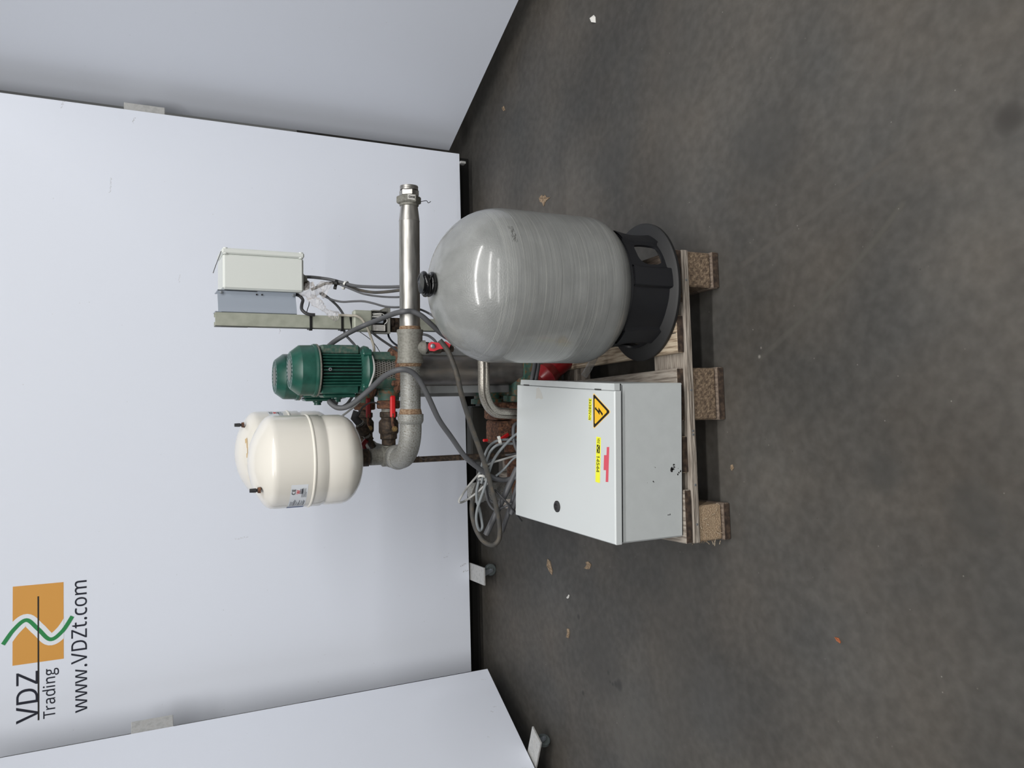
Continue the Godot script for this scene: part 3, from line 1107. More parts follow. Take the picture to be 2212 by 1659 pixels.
	b.prism(tc, PackedVector2Array([V2(0.006, 0.020), V2(-0.010, -0.001), V2(-0.001, -0.0005), V2(-0.008, -0.013), V2(-0.0105, -0.0115), V2(-0.0085, -0.0195), V2(-0.0015, -0.0155), V2(-0.004, -0.0145), V2(0.0095, 0.0045), V2(0.0005, 0.0045), V2(0.0115, 0.0175)]), 0.0009, 0.0012)
	obj("lightning_bolt", b, M.black_print, warn)
	b = MB.new()
	var vt := flip * Transform3D(Basis(Vector3.BACK, -0.065), Vector3(0.0405, -1.7662, 0))
	b.prism(vt, PackedVector2Array([V2(0, -0.0078), V2(0.0585, -0.0078), V2(0.0585, 0.0078), V2(0, 0.0078)]), 0.0, 0.0003)
	var vs := obj("voltage_sticker", b, M.yellow_bright, door)
	lettering(vs, "3x380V+N", V2(0.0015, -0.0052), V2(0.057, 0.0052), M.black_print, vt, "lettering", true, "Droid Sans Mono")
	# yellow stock label: tape tilted a little; QR square left out
	var yt2 := flip * Transform3D(Basis(Vector3.BACK, -0.052), Vector3(0.1415, -1.7262, 0))
	b = MB.new()
	b.prism(yt2, PackedVector2Array([V2(0, -0.011), V2(0.1205, -0.011), V2(0.1205, 0.011), V2(0, 0.011)]), 0.0, 0.0003)
	var tape := obj("stock_label", b, M.yellow_bright, door)
	lettering(tape, "VDZ", V2(0.003, -0.004), V2(0.0165, 0.006), M.black_print, yt2)
	b = MB.new()
	b.box(yt2, Vector3(0.0205, -0.0068, 0.0003), Vector3(0.0425, 0.0068, 0.0006))
	var mk := obj("small_emblem", b, M.black_print, tape)
	b = MB.new()
	b.prism(yt2, PackedVector2Array([V2(0.0215, 0.0015), V2(0.029, -0.0045), V2(0.0345, 0.0010), V2(0.0415, -0.0020), V2(0.0415, 0.0005), V2(0.0345, 0.0035), V2(0.0285, -0.0015), V2(0.0215, 0.0045)]), 0.0006, 0.0008)
	obj("emblem_wave", b, M.yellow_bright, mk)
	lettering(tape, "14544", V2(0.0495, -0.0068), V2(0.0935, 0.0068), M.black_print, yt2)
	# torn red tape
	b = MB.new()
	b.prism(flip, PackedVector2Array([V2(0.165, -1.687), V2(0.186, -1.6885), V2(0.187, -1.7005), V2(0.226, -1.7030), V2(0.2255, -1.6915), V2(0.256, -1.6935), V2(0.255, -1.6815), V2(0.164, -1.6755)]), 0.0, 0.0003)
	obj("red_sticker", b, M.red_tape, door)
	b = MB.new()
	b.prism(flip, PackedVector2Array([V2(0.010, -2.062), V2(0.014, -2.078), V2(0.026, -2.079), V2(0.046, -2.083), V2(0.043, -2.062), V2(0.047, -2.048), V2(0.044, -2.035), V2(0.028, -2.045)]), 0.0, 0.0002)
	obj("sticker_residue", b, M.residue, door)
	# chipped paint on the front side
	for q in [[-0.223, 0.176, 0.012, 5], [-0.240, 0.157, 0.007, 6], [-0.258, 0.239, 0.004, 3], [-0.349, 0.191, 0.004, 5], [-0.22, 0.235, 0.0025, 2], [-0.26, 0.26, 0.002, 2], [-0.1, 0.21, 0.0015, 1], [-0.228, 0.1595, 0.003, 2], [-0.375, 0.30, 0.0015, 1]]:
		b = MB.new()
		for s in int(q[3]):
			var poly := PackedVector2Array()
			var r0: float = float(q[2]) * rng.randf_range(0.2, 0.5)
			var cx: float = q[0] + rng.randf_range(-1, 1) * float(q[2]) * 0.8
			var cy: float = q[1] + rng.randf_range(-1, 1) * float(q[2]) * 0.8
			for k in 7:
				poly.append(V2(cx, cy) + Vector2.from_angle(TAU * k / 7) * r0 * rng.randf_range(0.4, 1.2))
			b.prism(at(0, 0, -1.655), poly, 0.0, 0.0003)
		obj("paint_chip", b, M.chip_mark, body)


# ---------------------------------------------------------------- vertical pumps
func pump(p: Vector3, label: String) -> void:
	var o := thing("vertical_pump", label, "pump", Transform3D(Basis.IDENTITY, p))
	var b := MB.new()
	# feet and cast base
	b.box(I, Vector3(-0.1, 0.146, -0.09), Vector3(0.1, 0.17, 0.09), 0.006)
	b.lathe(I, [V2(0.0, 0.169), V2(0.075, 0.169), V2(0.082, 0.18), V2(0.08, 0.235), V2(0.068, 0.262), V2(0.066, 0.276), V2(0.0, 0.276)], 40)
	b.lathe(along(Vector3(0, 0.26, 0), Vector3.LEFT), [V2(0.05, 0.0), V2(0.05, 0.085), V2(0.062, 0.087), V2(0.062, 0.105), V2(0, 0.105)], 32)
	obj("pump_base", b, M.green_old, o)
	# stainless sleeve with a rolled lower edge
	b = MB.new()
	b.lathe(I, [V2(0.0, 0.275), V2(0.0515, 0.275), V2(0.0515, 0.282), V2(0.0495, 0.286), V2(0.0495, 0.66), V2(0.0, 0.66)], 64, 0, TAU, 0.7)
	obj("pump_sleeve", b, M.sleeve, o)
	for s in [-1.0, 1.0]:
		b = MB.new()
		b.box(I, Vector3(s * 0.062 - 0.0125, 0.262, -0.010), Vector3(s * 0.062 + 0.0125, 0.69, 0.006), 0.001)
		obj("stay_bar", b, M.bar, o)
	# head with discharge branch to the side
	b = MB.new()
	b.lathe(I, [V2(0.0, 0.655), V2(0.062, 0.655), V2(0.072, 0.665), V2(0.072, 0.70), V2(0.064, 0.707), V2(0.0, 0.707)], 48)
	b.lathe(along(Vector3(-0.01, 0.735, 0), Vector3.LEFT), [V2(0.031, 0.0), V2(0.031, 0.05), V2(0.034, 0.054), V2(0.034, 0.085), V2(0.0, 0.085)], 32)
	obj("pump_head", b, M.green_old, o)
	b = MB.new()
	b.lathe(I, [V2(0.045, 0.7065), V2(0.074, 0.7065), V2(0.078, 0.711), V2(0.078, 0.72), V2(0.072, 0.727), V2(0.045, 0.727)], 48)
	for k in 4:
		var a := TAU * (k + 0.5) / 4 + 0.12
		b.lathe(at(0.066 * sin(a), 0.72, 0.066 * cos(a)), [V2(0.011, 0.0), V2(0.011, 0.016), V2(0.007, 0.02), V2(0, 0.02)], 6)
	obj("lantern_flange", b, M.rust, o)
	# lantern: four pillars round a perforated coupling guard
	for k in 4:
		b = MB.new()
		var c := deg_to_rad(47.0 + 90.0 * k)
		b.arc(I, 0.045, 0.066, 0.7265, 0.803, c - 0.27, c + 0.27, 8)
		obj("lantern_pillar", b, M.green_dusty, o)
	b = MB.new()
	b.lathe(I, [V2(0.028, 0.72), V2(0.028, 0.803)], 24)
	obj("coupling", b, M.rust_dark, o)
	for c in [0.0, PI]:
		b = MB.new()
		perforated(b, 0.0565, 0.728, 0.802, 9, 9, c - 0.55, c + 0.55)
		obj("coupling_guard", b, M.perf, o)
	# end shield
	b = MB.new()
	b.lathe(I, [V2(0.03, 0.80), V2(0.066, 0.80), V2(0.076, 0.806), V2(0.078, 0.816), V2(0.073, 0.824), V2(0.072, 0.838), V2(0.03, 0.838)], 48)
	for k in 4:
		var a := TAU * (k + 0.5) / 4
		b.box(Transform3D(Basis(Vector3.UP, a), Vector3.ZERO), Vector3(-0.012, 0.803, 0.062), Vector3(0.012, 0.834, 0.084), 0.004)
	obj("end_shield", b, M.green, o)
	# stator with cooling fins
	b = MB.new()
	b.lathe(I, [V2(0.058, 0.836), V2(0.058, 0.966)], 48)
	obj("stator_frame", b, M.green_dark, o)
	b = MB.new()
	for k in 44:
		var a := TAU * k / 44.0
		var q := absf(fposmod(a + PI, TAU) - PI)
		if q > 0.80 and q < 1.85:
			continue
		b.box(Transform3D(Basis(Vector3.UP, a), Vector3.ZERO), Vector3(-0.0019, 0.8385, 0.055), Vector3(0.0019, 0.956, 0.0735), 0.0008)
	obj("cooling_fins", b, M.green, o)
	b = MB.new()
	b.box(I, Vector3(0.047, 0.838, -0.045), Vector3(0.0775, 0.957, 0.047), 0.006)
	obj("mounting_pad", b, M.green_dusty, o)
	b = MB.new()
	b.box(I, Vector3(-0.072, 0.842, -0.05), Vector3(-0.045, 0.957, 0.046), 0.004)
	b.box(I, Vector3(-0.084, 0.846, -0.04), Vector3(-0.071, 0.95, 0.034), 0.006)
	b.lathe(along(Vector3(-0.076, 0.90, -0.002), Vector3.LEFT), [V2(0.016, 0.0), V2(0.016, 0.012), V2(0.012, 0.015), V2(0.012, 0.022), V2(0, 0.022)], 20)
	obj("terminal_box", b, M.green, o)
	b = MB.new()
	b.hexa(along(Vector3(0.002, 0.937, 0.0735), Vector3.BACK), 0.0055, 0.0, 0.005, 0.0025)
	obj("earth_screw", b, M.zinc, o)
	# fan cowl: bead, straight side, chamfer, slotted top
	b = MB.new()
	b.lathe(I, [V2(0.0805, 0.966), V2(0.0815, 0.9705), V2(0.080, 0.976), V2(0.0775, 0.977), V2(0.0768, 1.012), V2(0.076, 1.017), V2(0.0575, 1.0415), V2(0.0545, 1.0435), V2(0.051, 1.0435), V2(0.0505, 1.040), V2(0.056, 1.0385)], 64, 0, TAU, 0.45)
	for k in 22:
		var a := TAU * k / 22.0
		b.box(Transform3D(Basis(Vector3.UP, a), Vector3.ZERO), Vector3(-0.0034, 1.0405, 0.034), Vector3(0.0034, 1.0432, 0.0515), 0.0)
	b.lathe(I, [V2(0.0355, 1.0395), V2(0.0355, 1.0435), V2(0.0, 1.0437)], 40)
	var cowl := obj("fan_cowl", b, M.green, o)
	b = MB.new()
	b.lathe(I, [V2(0.0808, 0.9615), V2(0.0815, 0.9635), V2(0.0808, 0.9663), V2(0.05, 0.9667)], 64)
	obj("worn_bead", b, M.galv_dull, cowl)
	b = MB.new()
	b.lathe(I, [V2(0.054, 1.038), V2(0.0, 1.038)], 40)
	obj("fan_recess_shade", b, M.slot, cowl)  # black disc paints the shade behind the cowl's slots
	b = MB.new()
	b.lathe(I, [V2(0.031, 1.0437), V2(0.031, 1.0442), V2(0.0, 1.0443)], 40)
	obj("rating_plate", b, M.plate, cowl)


# sheet with round holes in staggered rows, bent to a radius
func perforated(b: MB, r: float, y0: float, y1: float, cols: int, rows: int, a0: float, a1: float) -> void:
	var cw := (a1 - a0) / cols
	var ch := (y1 - y0) / rows
	for i in rows:
		for j in cols:
			var off := 0.5 if i % 2 else 0.0
			if off > 0 and j == cols - 1:
				continue
			var ca := a0 + cw * (j + 0.5 + off)
			var cy := y0 + ch * (i + 0.5)
			var n := 12
			var inner := []
			var outer := []
			for k in n:
				var t := TAU * k / n
				var d := Vector2.from_angle(t)
				var m := 1.0 / maxf(absf(d.x), absf(d.y))
				for q in [[inner, 0.33], [outer, 0.5 * m]]:
					var aa: float = ca + d.x * float(q[1]) * cw
					var yy: float = cy + d.y * float(q[1]) * ch
					var nn := Vector3(sin(aa), 0, cos(aa))
					q[0].append(b.vert(nn * r + Vector3.UP * yy, nn))
			for k in n:
				var m := (k + 1) % n
				b.tri(inner[k], outer[k], outer[m])
				b.tri(inner[k], outer[m], inner[m])


func _mirrored(poly: PackedVector2Array) -> PackedVector2Array:
	var out := PackedVector2Array()
	for p in poly:
		out.append(V2(p.x, -p.y))
	return out


# ---------------------------------------------------------------- pipes and valves
func ring(b: MB, p: Vector3, d: Vector3, prof: Array, seg := 40) -> void:
	b.lathe(along(p, d), prof, seg)


func delivery_pipe() -> void:
	var o := thing("delivery_pipe", "long level pipe with elbow in front of the pumps, bare steel at one end", "pipe", at(0, 0.724, -2.2))
	var b := MB.new()
	var R := Vector3.RIGHT
	# stainless length with a reducer
	ring(b, Vector3(0.168, 0, 0), R, [V2(0.0, 0.0), V2(0.0305, 0.0), V2(0.0305, 0.318), V2(0.0312, 0.320), V2(0.0305, 0.322), V2(0.0255, 0.365), V2(0.0245, 0.372), V2(0.0245, 0.395), V2(0, 0.395)], 56)
	obj("steel_pipe", b, M.steel, o)
	b = MB.new()
	b.hexa(along(Vector3(0.540, 0.001, 0), R, 0.3), 0.0365, 0.0, 0.022, 0.02)
	ring(b, Vector3(0.532, 0, 0), R, [V2(0.026, 0.0), V2(0.0285, 0.002), V2(0.0285, 0.009), V2(0.02, 0.009)])
	var nut := obj("union_nut", b, M.galv_dull, o)
	b = MB.new()
	b.box(Transform3D(Basis.IDENTITY, Vector3(0.553, 0.003, 0.0335)), Vector3(-0.0075, -0.0125, 0.0), Vector3(0.0075, 0.0125, 0.0006))
	var lab := obj("white_label", b, M.paper, nut)
	lettering(lab, "OHR", V2(-0.0095, -0.0035), V2(0.0095, 0.0035), M.black_print, Transform3D(Basis(Vector3.BACK, -PI / 2), Vector3(0.553, 0.003, 0.0338)), "lettering", true)
	b = MB.new()
	b.hexa(along(Vector3(0.562, 0, 0), R), 0.0295, 0.0, 0.018, 0.016)
	ring(b, Vector3(0.580, 0, 0), R, [V2(0.0265, 0.0), V2(0.0275, 0.003), V2(0.0265, 0.006), V2(0.0275, 0.009), V2(0.0265, 0.0125), V2(0.0215, 0.0135), V2(0.021, 0.0), V2(0, 0.0)])
	obj("end_nipple", b, M.steel, o)
	b = MB.new()
	b.tube(smooth([Vector3(0.548, -0.034, 0.01), Vector3(0.552, -0.05, 0.012), Vector3(0.546, -0.056, 0.012), Vector3(0.551, -0.064, 0.012)], 4), 0.0011, 5)
	obj("hemp_strand", b, M.cable_dark, nut)
	# rusty thread, galvanised tee, rusty thread, galvanised length
	for q in [[0.158, [V2(0.0, 0.0), V2(0.0325, 0.0), V2(0.0318, 0.012), V2(0.030, 0.018), V2(0, 0.018)]], [0.054, [V2(0.0, 0.0), V2(0.0312, 0.0), V2(0.0335, 0.006), V2(0.0335, 0.014), V2(0, 0.014)]], [-0.088, [V2(0.0, 0.0), V2(0.0345, 0.0), V2(0.0325, 0.010), V2(0.0305, 0.016), V2(0, 0.016)]]]:
		b = MB.new()
		ring(b, Vector3(q[0], 0, 0), R, q[1])
		obj("rusty_thread", b, M.rust_thread, o)
	b = MB.new()
	ring(b, Vector3(0.064, 0, 0), R, [V2(0.03, 0.0), V2(0.0385, 0.0), V2(0.0395, 0.004), V2(0.0385, 0.012), V2(0.037, 0.018), V2(0.037, 0.082), V2(0.0385, 0.088), V2(0.0395, 0.096), V2(0.0385, 0.10), V2(0.03, 0.10)], 48)
	ring(b, Vector3(0.110, -0.012, 0.012), Vector3(0, -1, 0.25), [V2(0.022, 0.0), V2(0.022, 0.03), V2(0.0, 0.03)], 32)
	obj("tee_fitting", b, M.galv_dull, o)
	b = MB.new()
	ring(b, Vector3(-0.078, 0, 0), R, [V2(0.0, 0.0), V2(0.0302, 0.0), V2(0.0302, 0.14), V2(0.0, 0.14)], 48)
	obj("galvanised_pipe", b, M.galv, o)
	# elbow that turns away from the camera into the header
	b = MB.new()
	var pts := PackedVector3Array()
	var rr := 0.092
	pts.append(Vector3(-0.105, 0, 0))
	for k in 17:
		var a := PI / 2 * k / 16.0
		pts.append(Vector3(-0.134 - rr * sin(a), 0.004 * k / 16.0, -rr * (1.0 - cos(a))))
	pts.append(Vector3(-0.226, 0.004, -0.12))
	b.tube(pts, 0.0325, 40, true)
	ring(b, Vector3(-0.118, 0, 0), R, [V2(0.033, 0.0), V2(0.037, 0.006), V2(0.0385, 0.012), V2(0.0385, 0.030), V2(0.03, 0.031)], 48)
	ring(b, Vector3(-0.226, 0.004, -0.128), Vector3.BACK, [V2(0.03, 0.0), V2(0.0385, 0.001), V2(0.0385, 0.018), V2(0.037, 0.026), V2(0.033, 0.032)], 48)
	var bend := obj("pipe_elbow", b, M.galv, o)
	b = MB.new()
	b.tube(smooth([Vector3(-0.216, -0.03, -0.02), Vector3(-0.226, -0.045, -0.012), Vector3(-0.221, -0.06, -0.008), Vector3(-0.224, -0.075, -0.006)], 4), 0.0008, 5)
	obj("hemp_strand", b, M.cable_dark, bend)
	# header under the white vessels
	b = MB.new()
	ring(b, Vector3(-0.228, 0.004, -0.70), Vector3.BACK, [V2(0.0, 0.0), V2(0.030, 0.0), V2(0.030, 0.58), V2(0.0, 0.58)], 40)
	for zs in [[-0.19, 0.034], [-0.49, 0.022]]:
		var z: float = zs[0]
		var sl: float = zs[1]
		ring(b, Vector3(-0.228, 0.004, z - 0.04), Vector3.BACK, [V2(0.03, 0.0), V2(0.036, 0.002), V2(0.036, 0.078), V2(0.03, 0.08)], 40)
		ring(b, Vector3(-0.228, 0.01, z), R, [V2(0.024, 0.0), V2(0.024, sl), V2(0.0, sl)], 32)
		ring(b, Vector3(-0.228, 0.02, z + 0.01), Vector3.UP, [V2(0.032, 0.0), V2(0.032, 0.015), V2(0.026, 0.02), V2(0.026, 0.055), V2(0.018, 0.058), V2(0.018, 0.062), V2(0, 0.062)], 32)
	obj("header_pipe", b, M.galv_dull, o)
	# drop leg under the elbow
	var leg := thing("support_leg", "thin brown steel prop standing under the pipe elbow", "prop", at(-0.236, 0.146, -2.31))
	b = MB.new()
	b.tube(PackedVector3Array([Vector3(0, 0.004, 0), Vector3(0, 0.549, 0)]), 0.0095, 16)
	obj("prop_tube", b, M.rust_dark, leg)
	b = MB.new()
	b.box(I, Vector3(-0.035, -0.002, -0.035), Vector3(0.035, 0.005, 0.035), 0.001)
	obj("foot_plate", b, M.rust_dark, leg)
	ball_valve(Vector3(0.0, 0.735, -2.39), "ball valve with a long red lever between the front pump and the pipe elbow", false)
	ball_valve(Vector3(-0.012, 0.735, -2.68), "ball valve coloured darker for shade on the rear pump's outlet, behind the vessels", true)
	# small drain valve hanging under the tee
	var v := thing("drain_valve", "small drain valve with a pinkish red butterfly handle under the galvanised tee", "valve", at(0.110, 0.690, -2.182))
	b = MB.new()
	ring(b, Vector3(0, 0.004, 0), Vector3.DOWN, [V2(0.0, -0.004), V2(0.0195, 0.0), V2(0.0195, 0.006), V2(0.015, 0.014), V2(0, 0.014)], 28)
	obj("plastic_reducer", b, M.cable_white, v)
	b = MB.new()
	ring(b, Vector3(0, -0.010, 0), Vector3.DOWN, [V2(0.0, 0.0), V2(0.0175, 0.0), V2(0.0175, 0.007), V2(0.014, 0.01), V2(0.014, 0.022), V2(0.0165, 0.026), V2(0.0165, 0.044), V2(0.012, 0.05), V2(0.012, 0.085), V2(0, 0.085)], 24)
	obj("valve_body", b, M.rust_dark, v)
	b = MB.new()
	b.prism(Transform3D(Basis(Vector3.BACK, 0.0), Vector3(0.006, -0.024, 0.020)), PackedVector2Array([V2(-0.016, 0.010), V2(-0.008, 0.015), V2(0.006, 0.014), V2(0.011, 0.006), V2(0.008, -0.018), V2(0.013, -0.04), V2(0.004, -0.055), V2(-0.008, -0.05), V2(-0.010, -0.02), V2(-0.017, -0.002)]), 0.0, 0.005)
	obj("butterfly_handle", b, M.red_pink, v)
	b = MB.new()
	ring(b, Vector3(0.004, -0.022, 0.018), Vector3.BACK, [V2(0.0075, 0.0), V2(0.0075, 0.009), V2(0.004, 0.011), V2(0.004, 0.015), V2(0, 0.016)], 12)
	obj("handle_nut", b, M.zinc, v)


func ball_valve(p: Vector3, label: String, dark: bool) -> void:  # dark swaps in darker materials: shade painted into the rear valve's colours
	var o := thing("ball_valve", label, "valve", Transform3D(Basis.IDENTITY, p))
	var b := MB.new()
	var L := Vector3.LEFT
	b.hexa(along(Vector3(-0.050, 0, 0), L), 0.0385, 0.0, 0.026, 0.0, 8)
	obj("union_nut", b, M.rust, o)
	b = MB.new()
	ring(b, Vector3(-0.075, 0, 0), L, [V2(0, 0), V2(0.0225, 0.0), V2(0.0225, 0.018), V2(0, 0.018)], 28)
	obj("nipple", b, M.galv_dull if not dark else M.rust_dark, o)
	b = MB.new()
	b.hexa(along(Vector3(-0.086, 0, 0), L), 0.029, 0.0, 0.018, 0.0, 8)
	ring(b, Vector3(-0.102, 0, 0), L, [V2(0.024, 0.0), V2(0.024, 0.008), V2(0.029, 0.013), V2(0.0315, 0.018), V2(0.0315, 0.048), V2(0.029, 0.054), V2(0.0, 0.056)], 32)
	b.hexa(along(Vector3(-0.152, 0, 0), L), 0.028, 0.0, 0.022, 0.0, 8)
	ring(b, Vector3(-0.150, 0, 0), L, [V2(0.0, 0.0), V2(0.022, 0.0), V2(0.022, 0.042), V2(0, 0.042)], 28)
	ring(b, Vector3(-0.138, -0.004, 0.02), Vector3.BACK, [V2(0.011, 0.0), V2(0.011, 0.02), V2(0, 0.02)], 16)
	obj("valve_body", b, M.rust_dark, o)
	b = MB.new()
	b.tube(smooth([Vector3(-0.139, -0.006, 0.040), Vector3(-0.125, -0.001, 0.042), Vector3(-0.108, 0.002, 0.046), Vector3(-0.09, 0.001, 0.047)], 4), 0.008, 8, true, 0.5)
	var lever := obj("lever_arm", b, M.rust, o)
	b = MB.new()
	b.box(Transform3D(Basis.IDENTITY, Vector3(0, 0.0, 0.047)), Vector3(-0.104, -0.0085, -0.006), Vector3(-0.034, 0.0085, 0.006), 0.004)
	obj("red_grip", b, M.red if not dark else M.red_dark, lever)  # rear grip's red is darkened to paint its shade
	b = MB.new()
	b.hexa(along(Vector3(-0.139, -0.006, 0.042), Vector3.BACK), 0.0095, 0.0, 0.007)
	ring(b, Vector3(-0.139, -0.006, 0.049), Vector3.BACK, [V2(0.0055, 0.0), V2(0.0055, 0.005), V2(0, 0.006)], 12)
	obj("handle_nut", b, M.brass, o)


func suction_line() -> void:
	var o := thing("suction_pipe", "rusty brown suction pipe low down behind the cabinet, ending in a capped grey stub", "pipe", at(0, 0.32, -2.43))
	var b := MB.new()
	ring(b, Vector3(-0.075, -0.055, 0.04), Vector3.LEFT, [V2(0, 0), V2(0.062, 0.0), V2(0.062, 0.018), V2(0.052, 0.02), V2(0.05, 0.10), V2(0.056, 0.11), V2(0.056, 0.20), V2(0.047, 0.21), V2(0.047, 0.30), V2(0, 0.30)], 36)
	b.box(I, Vector3(-0.205, -0.05, -0.03), Vector3(-0.125, 0.045, 0.085), 0.006)
	b.box(I, Vector3(-0.122, -0.06, -0.03), Vector3(-0.064, 0.052, 0.07), 0.006)
	obj("rusty_body", b, M.rust, o)
	b = MB.new()
	ring(b, Vector3(-0.367, -0.17, 0.03), Vector3.UP, [V2(0, 0), V2(0.030, 0.0), V2(0.030, 0.255), V2(0.034, 0.257), V2(0.034, 0.286), V2(0.031, 0.292), V2(0.024, 0.301), V2(0, 0.303)], 36)
	ring(b, Vector3(-0.367, -0.17, 0.03), Vector3.UP, [V2(0.0315, 0.262), V2(0.0352, 0.264), V2(0.0352, 0.27), V2(0.0315, 0.272)], 36)
	obj("capped_stub", b, M.galv, o)
	b = MB.new()
	b.box(Transform3D(Basis(Vector3.BACK, 0.5), Vector3(-0.178, 0.035, 0.10)), Vector3(-0.006, -0.02, -0.004), Vector3(0.006, 0.022, 0.004), 0.002)
	obj("red_lever", b, M.red, o)
	b = MB.new()
	b.box(I, Vector3(-0.20, 0.035, -0.02), Vector3(-0.19, 0.062, -0.01), 0.003)
	obj("red_tag", b, M.red, o)
	# welded frame under the pumps
	var f := thing("base_frame", "dark welded steel frame under the pumps on the rear of the pallet", "frame", at(0, 0.146, -2.75))
	b = MB.new()
	b.box(I, Vector3(-0.42, 0.0, -0.09), Vector3(0.3, 0.1, -0.075), 0.002)
	b.box(I, Vector3(-0.42, 0.09, -0.09), Vector3(0.3, 0.1, -0.035), 0.002)
	obj("rear_channel", b, M.frame_steel, f)
	b = MB.new()
	b.box(I, Vector3(-0.30, 0.0, -0.03), Vector3(-0.085, 0.16, 0.02), 0.006)
	obj("cast_bracket", b, M.frame_steel, f)


# ---------------------------------------------------------------- white expansion vessels
func vessels() -> void:
	var o := thing("expansion_vessel", "cream expansion vessel standing on the pipe header in front, its paper label towards the camera", "vessel", at(-0.228, 0.828, -2.375))
	var b := MB.new()
	var prof := [V2(0.0, 0.006), V2(0.04, 0.007), V2(0.07, 0.012), V2(0.095, 0.021), V2(0.116, 0.035), V2(0.128, 0.048), V2(0.1345, 0.060), V2(0.1370, 0.073), V2(0.1370, 0.120), V2(0.1345, 0.126), V2(0.1345, 0.131), V2(0.1385, 0.137), V2(0.1385, 0.168)]
	b.lathe(I, prof, 72)
	b.lathe(I, [V2(0.1385, 0.168), V2(0.1385, 0.268), V2(0.1375, 0.278), V2(0.133, 0.288), V2(0.122, 0.298), V2(0.105, 0.309), V2(0.086, 0.320), V2(0.062, 0.330), V2(0.03, 0.337), V2(0.0, 0.339)], 72)
	obj("vessel_shell", b, M.cream, o)
	b = MB.new()
	b.lathe(I, [V2(0.1375, 0.165), V2(0.1405, 0.167), V2(0.1415, 0.170), V2(0.1405, 0.173), V2(0.1375, 0.175)], 72)
	obj("seam_ring", b, M.cream_seam, o)
	b = MB.new()
	b.lathe(at(-0.071, 0.318, 0.078), [V2(0.009, -0.004), V2(0.008, 0.004), V2(0.0, 0.004)], 14)
	var av := obj("air_valve", b, M.rust, o)
	b = MB.new()
	b.lathe(at(-0.071, 0.318, 0.078), [V2(0.0048, 0.003), V2(0.0048, 0.008), V2(0.0062, 0.009), V2(0.0055, 0.026), V2(0, 0.026)], 14)
	obj("valve_cap", b, M.black_rim, av)
	b = MB.new()
	b.lathe(I, [V2(0.0, -0.021), V2(0.028, -0.021), V2(0.028, 0.010)], 28)
	obj("neck", b, M.rust_dark, o)
	# paper label bent round the shell
	b = MB.new()
	b.lathe(I, [V2(0.1387, 0.188), V2(0.1387, 0.236)], 12, deg_to_rad(-76.0), deg_to_rad(-24.0))
	var lab := obj("paper_label", b, M.white_print, o)
	b = MB.new()
	b.lathe(I, [V2(0.1389, 0.188), V2(0.1389, 0.236)], 3, deg_to_rad(-77.0), deg_to_rad(-68.5))
	obj("blue_band", b, flat(C(58, 84, 136), 0.5), lab)
	b = MB.new()
	for k in 15:
		var y := 0.192 + 0.0028 * k
		var a0 := -65.0
		var a1 := -65.0 + rng.randf_range(9, 17)
		b.lathe(I, [V2(0.139, y), V2(0.139, y + (0.0016 if k % 5 == 0 else 0.0009))], 4, deg_to_rad(a0), deg_to_rad(a1))
	for k in 5:
		var y := 0.191 + 0.003 * k
		b.lathe(I, [V2(0.139, y), V2(0.139, y + 0.001)], 4, deg_to_rad(-44.0), deg_to_rad(-44.0 + rng.randf_range(8, 16)))
	obj("small_print", b, M.navy, lab)
	var lt := func(deg: float, y: float) -> Transform3D:
		var a := deg_to_rad(deg)
		return Transform3D(Basis(Vector3.UP, a), Vector3(sin(a) * 0.1388, y, cos(a) * 0.1388))
	lettering(lab, "CE", V2(-0.010, -0.005), V2(0.010, 0.005), M.black_print, lt.call(-34.0, 0.228))
	lettering(lab, "W", V2(-0.007, -0.005), V2(0.007, 0.005), M.red, lt.call(-34.5, 0.215))
	b = MB.new()
	for q in 4:
		b.lathe(I, [V2(0.139, 0.2085 - q * 0.0022), V2(0.139, 0.2095 - q * 0.0022)], 3, deg_to_rad(-38.0), deg_to_rad(-30.0))
	obj("small_print", b, M.navy, lab)
	var c := o.duplicate() as Node3D
	c.name = numbered(self, "expansion_vessel")
	add_child(c)
	c.position = Vector3(-0.226, 0.828, -2.72)
	c.rotation.y = 1.9
	c.set_meta("label", "second cream expansion vessel, mostly hidden behind the labelled one")
	var patch := MB.new()
	for q in [[-4.0, 4.0, 0.0975, 0.313], [4.0, 14.0, 0.101, 0.3112], [14.0, 24.0, 0.099, 0.3122], [24.0, 33.0, 0.0945, 0.315]]:
		patch.lathe(I, [V2(0.1052, 0.3096), V2(q[2], q[3])], 6, deg_to_rad(q[0]), deg_to_rad(q[1]))
	obj("yellowed_patch", patch, M.yellowed, c, Transform3D(Basis(Vector3.UP, -1.9), Vector3(0, 0.0008, 0)))


